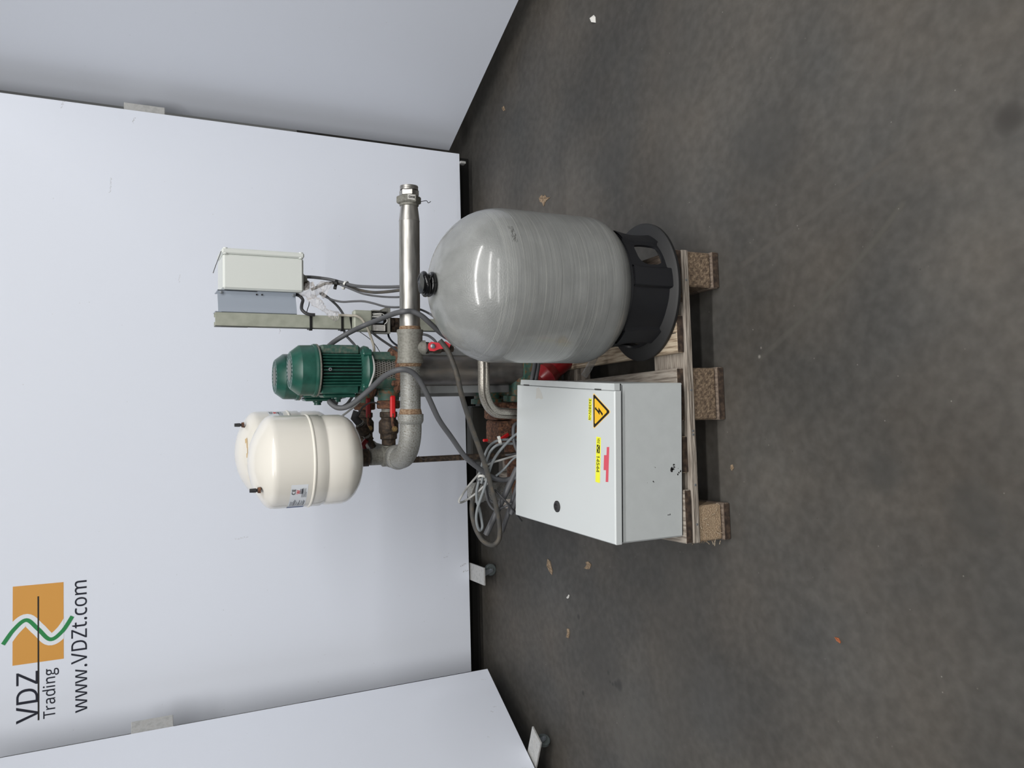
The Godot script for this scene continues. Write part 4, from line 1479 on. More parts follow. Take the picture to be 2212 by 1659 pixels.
# ---------------------------------------------------------------- post with junction box and pressure switch
func control_post() -> void:
	var o := thing("control_post", "tall grey-green strut channel post rising behind the delivery pipe", "post", at(0.205, 0.146, -2.52))
	var b := MB.new()
	# lipped channel, open at the back
	b.box(I, Vector3(-0.0205, 0.0, 0.0165), Vector3(0.0205, 1.098, 0.0205), 0.001)
	b.box(I, Vector3(-0.0205, 0.0, -0.0205), Vector3(-0.0175, 1.098, 0.018), 0.0005)
	b.box(I, Vector3(0.0175, 0.0, -0.0205), Vector3(0.0205, 1.098, 0.018), 0.0005)
	for s in [-1.0, 1.0]:
		b.box(I, Vector3(s * 0.014 - 0.0065, 0.0, -0.0205), Vector3(s * 0.014 + 0.0065, 1.098, -0.018), 0.0005)
	obj("channel", b, M.strut, o)
	b = MB.new()
	b.box(I, Vector3(-0.0225, 1.0, -0.0205), Vector3(-0.0207, 1.098, 0.021), 0.0)
	b.box(I, Vector3(-0.0235, 0.3, 0.005), Vector3(-0.0207, 1.08, 0.018), 0.0)
	obj("dark_side_strip", b, M.strut_dark, o)  # post's darker left side, painted on as dark strips
	b = MB.new()
	b.box(I, Vector3(-0.05, -0.001, -0.05), Vector3(0.05, 0.006, 0.05), 0.001)
	obj("foot_plate", b, M.strut_dark, o)
	# bent sheet bracket between post and box
	var sb := thing("sheet_bracket", "blue-grey bent sheet metal bracket holding the white junction box to the post", "bracket", at(0.228, 1.0, -2.5))
	b = MB.new()
	var poly := PackedVector2Array([V2(-0.002, -0.006), V2(0.0, 0.0), V2(0.014, -0.003), V2(0.056, -0.022), V2(0.066, -0.018), V2(0.0685, -0.018), V2(0.0685, -0.021), V2(0.056, -0.025), V2(0.014, -0.006), V2(0.0, -0.003)])
	b.prism(Transform3D(Basis(Vector3.RIGHT, Vector3.FORWARD, Vector3.UP), Vector3.ZERO), _mirrored(poly), 0.0, 0.235)
	b.box(I, Vector3(-0.0015, 0.225, -0.08), Vector3(0.001, 0.243, 0.0), 0.0)
	b.box(I, Vector3(0.0655, 0.0, -0.12), Vector3(0.0685, 0.235, -0.018), 0.0005)
	obj("bent_sheet", b, M.sheet, sb)
	for q in [[0.06, 0.225], [0.06, 0.008], [0.008, 0.21]]:
		b = MB.new()
		ring(b, Vector3(q[0], q[1], -0.018), Vector3.BACK, [V2(0.0045, 0.0), V2(0.0045, 0.004), V2(0.0, 0.005)], 8)
		obj("bolt", b, M.zinc, sb)
	for q in [[0.058, 0.12], [0.058, 0.104]]:
		b = MB.new()
		ring(b, Vector3(q[0], q[1], -0.0195), Vector3.BACK, [V2(0.0025, 0.0), V2(0.0025, 0.002), V2(0.0, 0.002)], 8)
		obj("screw_hole", b, M.slot, sb)
	# junction box
	var j := thing("junction_box", "white plastic junction box at the top of the post, lid turned sideways", "box", at(0.2975, 0.978, -2.5))
	b = MB.new()
	b.box(I, Vector3(0.0, 0.0, -0.17), Vector3(0.108, 0.243, 0.0), 0.006)
	obj("box_body", b, M.box_white, j)
	b = MB.new()
	b.box(I, Vector3(0.1085, -0.002, -0.172), Vector3(0.126, 0.245, 0.002), 0.004)
	for q in [0.008, 0.235]:
		ring(b, Vector3(0.117, q, -0.006), Vector3.RIGHT, [V2(0.0075, -0.01), V2(0.0075, 0.010), V2(0, 0.011)], 14)
	obj("box_lid", b, M.box_white, j)
	b = MB.new()
	b.tube(smooth([Vector3(0.117, 0.246, -0.02), Vector3(0.10, 0.252, -0.01), Vector3(0.07, 0.263, -0.005), Vector3(0.046, 0.271, 0.0)], 4), 0.0012, 5)
	obj("lid_cord", b, M.cable, j)
	b = MB.new()
	ring(b, Vector3(0.046, 0.0, -0.05), Vector3.DOWN, [V2(0.02, 0.0), V2(0.02, 0.008), V2(0.017, 0.010), V2(0.0145, 0.018), V2(0, 0.018)], 18)
	obj("cable_gland", b, M.gland, j)
	b = MB.new()
	ring(b, Vector3(0.03, 0.0, -0.05), Vector3.DOWN, [V2(0.018, 0.0), V2(0.018, 0.015), V2(0.013, 0.026), V2(0, 0.026)], 18)
	obj("cable_gland", b, M.rust_dark, j)
	# pressure switch with its cover pulled open
	var s := thing("pressure_switch", "opened grey pressure switch strapped low on the post, wiring and white label showing", "switch", at(0.21, 0.71, -2.475))
	b = MB.new()
	b.box(I, Vector3(-0.036, 0.055, -0.02), Vector3(0.034, 0.116, 0.012), 0.005)
	obj("switch_housing", b, M.strut, s)
	b = MB.new()
	b.box(I, Vector3(-0.041, -0.002, -0.02), Vector3(-0.037, 0.056, 0.014), 0.001)
	b.box(I, Vector3(0.032, 0.0, -0.02), Vector3(0.036, 0.056, 0.012), 0.001)
	b.box(I, Vector3(-0.041, -0.005, -0.02), Vector3(0.048, 0.0, 0.014), 0.001)
	b.prism(Transform3D(Basis.IDENTITY, Vector3(0, 0, 0.006)), PackedVector2Array([V2(0.032, 0.03), V2(0.036, 0.03), V2(0.05, 0.0), V2(0.05, -0.005), V2(0.04, -0.005)]), 0.0, 0.006)
	obj("cover_frame", b, M.gland, s)
	b = MB.new()
	b.box(I, Vector3(-0.037, -0.001, -0.02), Vector3(0.033, 0.056, -0.014), 0.0)
	obj("dark_inside", b, M.slot, s)
	b = MB.new()
	b.box(I, Vector3(0.012, 0.008, -0.012), Vector3(0.016, 0.055, 0.006), 0.001)
	b.box(I, Vector3(0.018, 0.02, -0.012), Vector3(0.028, 0.05, -0.002), 0.001)
	obj("terminal_strip", b, M.tie_white, s)
	b = MB.new()
	b.box(I, Vector3(-0.006, 0.014, -0.012), Vector3(0.009, 0.056, 0.002), 0.003)
	obj("spring_plate", b, M.sheet, s)
	b = MB.new()
	b.box(I, Vector3(-0.032, 0.008, -0.012), Vector3(-0.012, 0.055, 0.000), 0.001)
	var lb := obj("white_label", b, M.paper, s)
	b = MB.new()
	for k in 5:
		b.box(I, Vector3(-0.030 + 0.0036 * k, 0.013, 0.0001), Vector3(-0.0292 + 0.0036 * k, 0.013 + rng.randf_range(0.015, 0.036), 0.0005))
	obj("small_print", b, M.cable, lb)
	b = MB.new()
	b.tube(smooth([Vector3(0.02, 0.05, 0.0), Vector3(0.026, 0.03, 0.006), Vector3(0.022, 0.014, 0.004), Vector3(0.008, 0.006, 0.002)], 4), 0.0016, 5)
	b.tube(smooth([Vector3(-0.01, 0.012, 0.002), Vector3(0.0, 0.004, 0.006), Vector3(0.012, 0.006, 0.004)], 4), 0.0016, 5)
	obj("inner_wire", b, M.tie_white, s)
	b = MB.new()
	b.hexa(at(-0.002, -0.02, -0.006), 0.014, 0.0, 0.016)
	b.box(I, Vector3(-0.034, -0.06, -0.024), Vector3(0.014, -0.004, -0.006), 0.003)
	obj("switch_stem", b, M.rust_dark, s)
	# black ties round the post
	for q in [[0.957, 0.0, "black cable tie round the post, uppermost, just below the junction box"], [0.856, 0.0, "black cable tie round the middle of the post, next above the pressure switch"], [0.826, 0.16, "slanting black cable tie round the post at the pressure switch's upper edge"]]:
		b = MB.new()
		var tt := Transform3D(Basis(Vector3.BACK, q[1]), Vector3.ZERO)
		for e in [[Vector3(-0.0245, -0.004, 0.0215), Vector3(0.0235, 0.004, 0.0232)], [Vector3(-0.0255, -0.004, -0.023), Vector3(-0.0238, 0.004, 0.0232)], [Vector3(0.0218, -0.004, -0.023), Vector3(0.0235, 0.004, 0.0232)], [Vector3(-0.0245, -0.004, -0.0235), Vector3(0.0235, 0.004, -0.022)], [Vector3(-0.030, -0.005, 0.012), Vector3(-0.0238, 0.005, 0.022)]]:
			b.box(tt, e[0], e[1], 0.0006)
		tag(obj("cable_tie", b, M.tie_black, self, at(0.206, q[0], -2.52)), q[2], "cable tie", "black ties on the post")


# ---------------------------------------------------------------- cables
func cable(label: String, r: float, m: Material, pts: Array, called := "cable", category := "cable", group := "") -> void:
	var b := MB.new()
	b.tube(smooth(pts, 7), r, 12)
	tag(obj(called, b, m), label, category, group)


func cables() -> void:
	cable("thick grey cable from the front motor, arching over the galvanised pipe to the cabinet", 0.0083, M.cable, [Vector3(-0.054, 0.900, -2.392), Vector3(-0.051, 0.925, -2.380), Vector3(-0.068, 0.908, -2.360), Vector3(-0.067, 0.883, -2.340), Vector3(-0.048, 0.859, -2.310), Vector3(-0.012, 0.828, -2.265), Vector3(0.025, 0.804, -2.200), Vector3(0.043, 0.776, -2.155), Vector3(0.040, 0.744, -2.145), Vector3(0.015, 0.714, -2.150), Vector3(-0.037, 0.682, -2.160), Vector3(-0.105, 0.642, -2.180), Vector3(-0.163, 0.590, -2.210), Vector3(-0.228, 0.532, -2.240), Vector3(-0.269, 0.477, -2.260), Vector3(-0.297, 0.435, -2.270), Vector3(-0.313, 0.388, -2.275), Vector3(-0.310, 0.357, -2.270), Vector3(-0.302, 0.338, -2.240)], "cable", "cable", "")
	cable("thick grey cable from behind the front motor, arching over the bare steel pipe", 0.0078, M.cable, [Vector3(0.102, 0.920, -2.550), Vector3(0.120, 0.908, -2.500), Vector3(0.138, 0.896, -2.440), Vector3(0.162, 0.862, -2.410), Vector3(0.191, 0.805, -2.400), Vector3(0.205, 0.776, -2.330), Vector3(0.210, 0.775, -2.200), Vector3(0.213, 0.760, -2.155), Vector3(0.214, 0.734, -2.150), Vector3(0.202, 0.707, -2.145), Vector3(0.180, 0.677, -2.150), Vector3(0.151, 0.633, -2.170), Vector3(0.128, 0.577, -2.200)], "cable", "cable", "")
	cable("brownish thick cable from under the drain valve down to a long loop beside the cabinet", 0.0080, M.cable_brown, [Vector3(0.132, 0.645, -2.160), Vector3(0.103, 0.623, -2.155), Vector3(0.067, 0.608, -2.150), Vector3(0.025, 0.593, -2.150), Vector3(-0.028, 0.577, -2.160), Vector3(-0.085, 0.551, -2.180), Vector3(-0.146, 0.522, -2.200), Vector3(-0.211, 0.489, -2.220), Vector3(-0.271, 0.462, -2.235), Vector3(-0.334, 0.438, -2.250), Vector3(-0.401, 0.416, -2.260), Vector3(-0.452, 0.402, -2.270), Vector3(-0.499, 0.397, -2.280), Vector3(-0.520, 0.407, -2.285), Vector3(-0.524, 0.424, -2.290), Vector3(-0.509, 0.448, -2.300), Vector3(-0.471, 0.468, -2.310), Vector3(-0.419, 0.479, -2.315), Vector3(-0.371, 0.473, -2.320), Vector3(-0.331, 0.456, -2.320), Vector3(-0.300, 0.444, -2.310)], "cable", "cable", "")
	cable("dark cable leaving the junction box's gland, uppermost of its bundle", 0.0052, M.cable, [Vector3(0.354, 0.963, -2.550), Vector3(0.354, 0.933, -2.550), Vector3(0.349, 0.890, -2.540), Vector3(0.339, 0.857, -2.520), Vector3(0.324, 0.821, -2.480), Vector3(0.315, 0.783, -2.420), Vector3(0.309, 0.748, -2.360), Vector3(0.305, 0.714, -2.300), Vector3(0.303, 0.670, -2.250), Vector3(0.303, 0.643, -2.200)], "cable", "cable", "")
	cable("dark cable of the box bundle, second from its upper edge, behind the steel pipe", 0.0048, M.cable_brown, [Vector3(0.313, 0.945, -2.550), Vector3(0.325, 0.919, -2.545), Vector3(0.335, 0.898, -2.540), Vector3(0.337, 0.867, -2.542), Vector3(0.328, 0.837, -2.518), Vector3(0.311, 0.806, -2.478), Vector3(0.300, 0.779, -2.435), Vector3(0.296, 0.754, -2.390), Vector3(0.295, 0.718, -2.310), Vector3(0.299, 0.673, -2.265), Vector3(0.298, 0.636, -2.220)], "cable", "cable", "")
	cable("thinner grey cable drooping lowest in the box bundle behind the steel pipe", 0.0032, M.cable, [Vector3(0.328, 0.861, -2.502), Vector3(0.311, 0.830, -2.475), Vector3(0.294, 0.801, -2.440), Vector3(0.286, 0.761, -2.420), Vector3(0.278, 0.733, -2.360), Vector3(0.274, 0.714, -2.300), Vector3(0.283, 0.677, -2.275), Vector3(0.287, 0.648, -2.250)], "cable", "cable", "")
	cable("thin grey cable waving from the plastic film to the back of the steel pipe", 0.0034, M.cable, [Vector3(0.301, 0.920, -2.540), Vector3(0.288, 0.900, -2.530), Vector3(0.278, 0.877, -2.520), Vector3(0.272, 0.854, -2.500), Vector3(0.272, 0.824, -2.470), Vector3(0.271, 0.798, -2.450), Vector3(0.264, 0.773, -2.430), Vector3(0.251, 0.747, -2.390), Vector3(0.245, 0.728, -2.350), Vector3(0.240, 0.706, -2.280), Vector3(0.231, 0.682, -2.240), Vector3(0.216, 0.666, -2.200), Vector3(0.196, 0.644, -2.180)], "cable", "cable", "")
	cable("grey cable dropping from the plastic film behind the post to the front motor's side", 0.0042, M.cable, [Vector3(0.305, 0.912, -2.550), Vector3(0.289, 0.886, -2.560), Vector3(0.266, 0.856, -2.570), Vector3(0.242, 0.838, -2.570), Vector3(0.220, 0.830, -2.565), Vector3(0.195, 0.836, -2.560), Vector3(0.170, 0.834, -2.550), Vector3(0.149, 0.822, -2.530), Vector3(0.131, 0.815, -2.500), Vector3(0.112, 0.817, -2.460), Vector3(0.099, 0.820, -2.430)], "cable", "cable", "")
	cable("beige cable strapped along the front of the post, bending down towards the pump lantern", 0.0042, M.cable_beige, [Vector3(0.228, 0.871, -2.492), Vector3(0.227, 0.850, -2.486), Vector3(0.225, 0.834, -2.470), Vector3(0.224, 0.824, -2.452), Vector3(0.215, 0.807, -2.447), Vector3(0.200, 0.796, -2.445), Vector3(0.179, 0.786, -2.440), Vector3(0.152, 0.779, -2.430), Vector3(0.121, 0.773, -2.420), Vector3(0.091, 0.776, -2.410), Vector3(0.079, 0.780, -2.405)], "cable", "cable", "")
	cable("short black cable looping from under the sheet bracket to the post's first tie", 0.0052, M.cable_dark, [Vector3(0.293, 0.995, -2.540), Vector3(0.288, 0.985, -2.530), Vector3(0.275, 0.978, -2.520), Vector3(0.259, 0.983, -2.510), Vector3(0.243, 0.986, -2.495), Vector3(0.232, 0.978, -2.488), Vector3(0.226, 0.965, -2.484), Vector3(0.225, 0.947, -2.483)], "cable", "cable", "")
	cable("thin black cable hanging between the plastic film and the first tie", 0.0014, M.cable_dark, [Vector3(0.271, 0.955, -2.530), Vector3(0.258, 0.958, -2.525), Vector3(0.245, 0.965, -2.510), Vector3(0.231, 0.972, -2.490)], "cable", "cable", "")
	cable("dark cable slanting from under the pressure switch down to the galvanised tee", 0.0040, M.cable_dark, [Vector3(0.177, 0.771, -2.470), Vector3(0.166, 0.761, -2.460), Vector3(0.151, 0.748, -2.440), Vector3(0.134, 0.737, -2.400), Vector3(0.119, 0.729, -2.360), Vector3(0.103, 0.721, -2.320), Vector3(0.085, 0.700, -2.300)], "cable", "cable", "")
	cable("short navy cable bent behind the tee, below the pressure switch", 0.0034, M.navy_cable, [Vector3(0.176, 0.702, -2.500), Vector3(0.159, 0.705, -2.480), Vector3(0.142, 0.703, -2.450), Vector3(0.129, 0.697, -2.420), Vector3(0.119, 0.686, -2.400)], "cable", "cable", "")
	cable("hair-thin black wire arching above the pump lantern", 0.0012, M.cable_dark, [Vector3(0.177, 0.801, -2.500), Vector3(0.164, 0.784, -2.490), Vector3(0.147, 0.765, -2.480), Vector3(0.127, 0.754, -2.460), Vector3(0.102, 0.745, -2.440), Vector3(0.085, 0.742, -2.430)], "cable", "cable", "")
	cable("dark cable curving out behind the tee towards the tank's shoulder", 0.0042, M.cable, [Vector3(0.165, 0.643, -2.400), Vector3(0.164, 0.626, -2.380), Vector3(0.160, 0.614, -2.360), Vector3(0.151, 0.606, -2.340), Vector3(0.139, 0.601, -2.320), Vector3(0.118, 0.596, -2.300)], "cable", "cable", "")
	cable("white sensor cable hooked over the perforated guard and trailing past the rear vessel", 0.0034, M.cable_white, [Vector3(0.104, 0.806, -2.360), Vector3(0.091, 0.804, -2.335), Vector3(0.066, 0.801, -2.320), Vector3(0.041, 0.802, -2.315), Vector3(0.014, 0.809, -2.320), Vector3(-0.009, 0.816, -2.330), Vector3(-0.034, 0.823, -2.360), Vector3(-0.062, 0.831, -2.420), Vector3(-0.086, 0.838, -2.500), Vector3(-0.104, 0.846, -2.560), Vector3(-0.115, 0.847, -2.620), Vector3(-0.128, 0.854, -2.660)], "cable", "cable", "")
	cable("black cable drooping below the rear motor, seen past the front one", 0.0050, M.cable_dark, [Vector3(-0.048, 0.845, -2.700), Vector3(-0.068, 0.835, -2.700), Vector3(-0.077, 0.817, -2.700), Vector3(-0.068, 0.798, -2.690), Vector3(-0.051, 0.786, -2.680), Vector3(-0.033, 0.779, -2.660)], "cable", "cable", "")
	cable("light grey control cable arching highest in the coil behind the cabinet", 0.0045, M.cable_light, [Vector3(-0.183, 0.329, -2.257), Vector3(-0.183, 0.355, -2.272), Vector3(-0.183, 0.379, -2.282), Vector3(-0.188, 0.404, -2.292), Vector3(-0.206, 0.426, -2.297), Vector3(-0.234, 0.441, -2.297), Vector3(-0.264, 0.451, -2.297), Vector3(-0.294, 0.457, -2.302), Vector3(-0.316, 0.460, -2.302)], "cable", "cable", "")
	cable("second light grey arch of the coil, just inside the highest one", 0.0045, M.cable_light, [Vector3(-0.194, 0.334, -2.247), Vector3(-0.194, 0.362, -2.257), Vector3(-0.194, 0.386, -2.267), Vector3(-0.200, 0.410, -2.272), Vector3(-0.217, 0.428, -2.277), Vector3(-0.240, 0.440, -2.277), Vector3(-0.264, 0.448, -2.277), Vector3(-0.292, 0.457, -2.272), Vector3(-0.320, 0.464, -2.272)], "cable", "cable", "")
	cable("grey cable from the cabinet's edge straight down into a narrow hanging loop", 0.0046, M.cable_light, [Vector3(-0.154, 0.341, -2.232), Vector3(-0.169, 0.361, -2.242), Vector3(-0.195, 0.389, -2.247), Vector3(-0.224, 0.415, -2.252), Vector3(-0.256, 0.436, -2.252), Vector3(-0.297, 0.451, -2.252), Vector3(-0.333, 0.462, -2.254), Vector3(-0.367, 0.474, -2.257), Vector3(-0.399, 0.483, -2.262), Vector3(-0.429, 0.486, -2.264), Vector3(-0.456, 0.481, -2.265), Vector3(-0.469, 0.472, -2.267), Vector3(-0.459, 0.463, -2.269), Vector3(-0.432, 0.465, -2.272), Vector3(-0.403, 0.469, -2.277), Vector3(-0.373, 0.476, -2.282), Vector3(-0.343, 0.476, -2.282), Vector3(-0.313, 0.471, -2.277)], "cable", "cable", "")
	cable("white cable springing out of the coil into a pointed loop against the back panel", 0.0036, M.cable_white, [Vector3(-0.233, 0.327, -2.272), Vector3(-0.240, 0.351, -2.282), Vector3(-0.248, 0.382, -2.287), Vector3(-0.256, 0.413, -2.292), Vector3(-0.266, 0.436, -2.297), Vector3(-0.276, 0.450, -2.302), Vector3(-0.292, 0.460, -2.302), Vector3(-0.315, 0.483, -2.302), Vector3(-0.336, 0.503, -2.302), Vector3(-0.354, 0.528, -2.280), Vector3(-0.370, 0.538, -2.280), Vector3(-0.377, 0.535, -2.280), Vector3(-0.376, 0.511, -2.299), Vector3(-0.363, 0.491, -2.292), Vector3(-0.344, 0.468, -2.282), Vector3(-0.329, 0.452, -2.277), Vector3(-0.316, 0.429, -2.277)], "cable", "cable", "")
	cable("grey cable lying flat below the white one, from the coil's middle to the cabinet", 0.0036, M.cable, [Vector3(-0.228, 0.319, -2.288), Vector3(-0.234, 0.343, -2.298), Vector3(-0.236, 0.373, -2.306), Vector3(-0.243, 0.400, -2.311), Vector3(-0.260, 0.419, -2.316), Vector3(-0.282, 0.430, -2.321)], "cable", "cable", "")
	cable("short pale cable end pointing down inside the coil", 0.0036, M.cable_light, [Vector3(-0.235, 0.344, -2.250), Vector3(-0.248, 0.362, -2.255), Vector3(-0.271, 0.383, -2.260), Vector3(-0.287, 0.402, -2.262), Vector3(-0.297, 0.417, -2.263)], "cable", "cable", "")
	cable("upright grey cable hugging the cabinet's rear edge at the top of the coil", 0.0058, M.cable, [Vector3(-0.125, 0.329, -2.255), Vector3(-0.133, 0.354, -2.250), Vector3(-0.159, 0.360, -2.248), Vector3(-0.189, 0.358, -2.246), Vector3(-0.219, 0.347, -2.244), Vector3(-0.242, 0.332, -2.242)], "cable", "cable", "")
	cable("dark cable in a slack loop under the coil's knot", 0.0042, M.cable, [Vector3(-0.300, 0.455, -2.285), Vector3(-0.327, 0.447, -2.285), Vector3(-0.357, 0.444, -2.280), Vector3(-0.383, 0.437, -2.278), Vector3(-0.403, 0.424, -2.275), Vector3(-0.409, 0.410, -2.272), Vector3(-0.404, 0.396, -2.270), Vector3(-0.398, 0.380, -2.268), Vector3(-0.390, 0.362, -2.260)], "cable", "cable", "")
	cable("second dark cable nested inside the slack loop", 0.0036, M.cable, [Vector3(-0.309, 0.446, -2.290), Vector3(-0.335, 0.436, -2.290), Vector3(-0.362, 0.434, -2.288), Vector3(-0.380, 0.426, -2.285), Vector3(-0.388, 0.415, -2.280)], "cable", "cable", "")
	cable("stiff grey conduit slanting lowest out of the coil, its cut end bare", 0.0100, M.cable, [Vector3(-0.273, 0.342, -2.255), Vector3(-0.383, 0.387, -2.282), Vector3(-0.494, 0.432, -2.310)], "conduit", "conduit", "grey conduits behind the cabinet")
	cable("second stiff grey conduit, steeper, beside the cabinet's rear edge", 0.0072, M.cable, [Vector3(-0.320, 0.336, -2.262), Vector3(-0.405, 0.349, -2.296), Vector3(-0.493, 0.364, -2.330)], "conduit", "conduit", "grey conduits behind the cabinet")
	cable("shortest stiff grey conduit, tucked closest to the cabinet's corner", 0.0075, M.cable, [Vector3(-0.346, 0.335, -2.250), Vector3(-0.386, 0.345, -2.265), Vector3(-0.427, 0.355, -2.280)], "conduit", "conduit", "grey conduits behind the cabinet")
	cable("thin black rod poking out past the cabinet's rear corner", 0.0034, M.cable_dark, [Vector3(-0.342, 0.419, -2.270), Vector3(-0.375, 0.392, -2.250), Vector3(-0.417, 0.356, -2.250), Vector3(-0.449, 0.331, -2.250)], "black_rod", "rod", "")
	cable("dark grey cable lying level behind the tank, the upper of two by the red funnel", 0.0065, M.cable, [Vector3(0.100, 0.341, -2.140), Vector3(0.064, 0.336, -2.140), Vector3(0.010, 0.353, -2.130), Vector3(-0.030, 0.350, -2.150)], "cable", "cable", "")
	cable("dark grey cable lying level behind the tank, the lower of two by the red funnel", 0.0065, M.cable, [Vector3(0.101, 0.328, -2.140), Vector3(0.064, 0.323, -2.140), Vector3(0.010, 0.339, -2.130), Vector3(-0.030, 0.335, -2.150)], "cable", "cable", "")


func small_things() -> void:
	dry_leaf(Vector3(0.731, 0.000, -2.697), "crumpled tan leaf on the floor beyond the big tank, by the pipe's bare end", [V2(0.0160, 0.0390), V2(0.0240, 0.0150), V2(0.0140, 0.0040), V2(0.0180, -0.0120), V2(0.0040, -0.0230), V2(-0.0020, -0.0540), V2(-0.0060, -0.0270), V2(-0.0110, -0.0120), V2(-0.0250, -0.0000), V2(-0.0080, 0.0120), V2(0.0000, 0.0310)], M.leaf, "dry_leaf", "leaf")
	dry_leaf(Vector3(-0.720, 0.000, -2.671), "long narrow tan leaf on the floor between the castor and the cabinet", [V2(0.0260, 0.0150), V2(0.0210, -0.0070), V2(0.0050, -0.0150), V2(-0.0110, -0.0260), V2(-0.0300, -0.0220), V2(-0.0200, 0.0010), V2(-0.0030, 0.0200)], M.leaf, "dry_leaf", "leaf")
	dry_leaf(Vector3(-0.654, 0.000, -2.381), "small brown leaf scrap beside the cabinet's side, nearest the pallet", [V2(0.0070, 0.0130), V2(0.0130, -0.0060), V2(0.0050, -0.0250), V2(-0.0130, -0.0120), V2(-0.0170, 0.0070), V2(-0.0170, 0.0230), V2(-0.0020, 0.0060)], M.leaf, "dry_leaf", "leaf")
	dry_leaf(Vector3(-0.941, 0.000, -2.525), "small pale leaf scrap alone on the floor in front of the left wing", [V2(0.0130, 0.0100), V2(0.0170, -0.0070), V2(0.0010, -0.0100), V2(-0.0190, -0.0030), V2(-0.0200, 0.0140), V2(-0.0040, 0.0070)], M.leaf, "dry_leaf", "leaf")
	dry_leaf(Vector3(-0.597, 0.000, -1.270), "tiny orange leaf far out on the bare foreground floor", [V2(0.0040, 0.0130), V2(0.0050, 0.0030), V2(-0.0020, -0.0030), V2(-0.0060, -0.0020), V2(-0.0030, 0.0090)], M.orange_leaf, "dry_leaf", "leaf")
	dry_leaf(Vector3(1.210, 0.000, -3.061), "tiny pinkish scrap on the floor below the shaded wing", [V2(0.0130, 0.0190), V2(0.0150, -0.0000), V2(-0.0080, -0.0140), V2(-0.0060, 0.0050), V2(0.0030, 0.0140)], M.leaf, "paper_scrap", "scrap")
	dry_leaf(Vector3(-0.232, 0.000, -1.625), "little tan scrap on the floor in front of the pallet's dark opening", [V2(0.0060, 0.0050), V2(0.0090, -0.0020), V2(-0.0010, -0.0070), V2(-0.0080, -0.0000), V2(-0.0030, 0.0050)], M.leaf, "paper_scrap", "scrap")
	dry_leaf(Vector3(-0.804, 0.000, -2.523), "curled pale shaving on the floor beyond the brown scrap", [V2(-0.0070, 0.0110), V2(0.0090, -0.0040), V2(0.0070, -0.0100), V2(-0.0050, -0.0030), V2(-0.0090, 0.0070)], M.paper, "paper_scrap", "scrap")
	# crumpled paper near the shaded wing
	var b := MB.new()
	var pr := [[V2(-0.03, 0.0), V2(-0.012, 0.014), V2(0.004, 0.004)], [V2(-0.012, 0.014), V2(0.012, 0.012), V2(0.004, 0.004)], [V2(0.004, 0.004), V2(0.012, 0.012), V2(0.018, -0.006)], [V2(-0.03, 0.0), V2(0.004, 0.004), V2(-0.004, -0.012)], [V2(0.004, 0.004), V2(0.018, -0.006), V2(-0.004, -0.012)]]
	var hh := {V2(0.004, 0.004): 0.02, V2(-0.012, 0.014): 0.012, V2(0.012, 0.012): 0.016}
	for q in pr:
		var w := []
		for s in q:
			w.append(Vector3(s.x, 0.001 + float(hh.get(s, 0.0)), -s.y))
		b.triangle(w[0], w[2], w[1])
		b.triangle(w[0] - Vector3(0, 0.001, 0), w[1] - Vector3(0, 0.001, 0), w[2] - Vector3(0, 0.001, 0))
	tag(obj("crumpled_paper", b, M.paper, self, Transform3D(Basis(Vector3.UP, 0.5).scaled(Vector3.ONE * 0.72), Vector3(1.287, 0.001, -2.312))), "crumpled white paper scrap on the floor beside the shaded wing", "paper")

	# braided steel hose that leaves the tank's back and bends down behind the cabinet
	var hose := thing("braided_hose", "braided steel hose bending down between the pump sleeve and the cabinet", "hose")
	b = MB.new()
	var hp: Array = [Vector3(0.128, 0.499, -2.170), Vector3(0.085, 0.499, -2.170), Vector3(0.043, 0.498, -2.170), Vector3(-0.007, 0.496, -2.175), Vector3(-0.040, 0.487, -2.185), Vector3(-0.070, 0.466, -2.200), Vector3(-0.089, 0.433, -2.220), Vector3(-0.094, 0.397, -2.235), Vector3(-0.097, 0.353, -2.250), Vector3(-0.100, 0.312, -2.255)]
	b.tube(smooth(hp, 8), 0.0175, 20)
	obj("braid", b, M.braid, hose)
	for e in 4:
		b = MB.new()
		var pp := smooth(hp, 8)
		var q := PackedVector3Array()
		for i in pp.size():
			var tn := (pp[mini(i + 1, pp.size() - 1)] - pp[maxi(i - 1, 0)]).normalized()
			var sd := tn.cross(Vector3.BACK).normalized()
			var a: float = [-0.9, -0.25, 0.35, 1.0][e]
			q.append(pp[i] + (sd * sin(a) + Vector3.BACK * cos(a)) * 0.0165)
		b.tube(q, 0.0028, 6)
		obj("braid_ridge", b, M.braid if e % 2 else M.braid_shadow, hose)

	# red funnel and clear hose low between tank and cabinet
	b = MB.new()
	var fa := Vector3(0.073, 0.149, -2.262) + Vector3(0, 0.015, 0)
	var fb := Vector3(0.017, 0.244, -2.262)
	var fl := (fb - fa).length()
	b.lathe(along(fa, fb - fa), [V2(0.0, -0.015), V2(0.032, -0.015), V2(0.032, fl * 0.5), V2(0.034, fl * 0.52), V2(0.043, fl * 0.78), V2(0.044, fl * 0.8), V2(0.041, fl * 0.82), V2(0.022, fl * 1.1), V2(0.0, fl * 1.12)], 40)
	tag(obj("red_funnel", b, M.red_funnel, self), "red plastic funnel darkened for shade, lying between the big tank and the cabinet", "funnel")
	cable("clear plastic hose crossing low from under the tank towards the cabinet", 0.0105, M.clear_hose, [Vector3(0.14, 0.165, -2.0), Vector3(0.085, 0.20, -2.0), Vector3(0.045, 0.222, -2.005), Vector3(0.023, 0.236, -2.01)], "clear_hose", "hose")

	# sensor branch between the header and the rear pump
	var s := thing("pressure_sensor", "small dark pressure sensor on a slanting branch beside the rear pump's outlet", "sensor")
	b = MB.new()
	var s0 := Vector3(-0.204, 0.764, -2.47)
	var s1 := Vector3(-0.12, 0.815, -2.45)
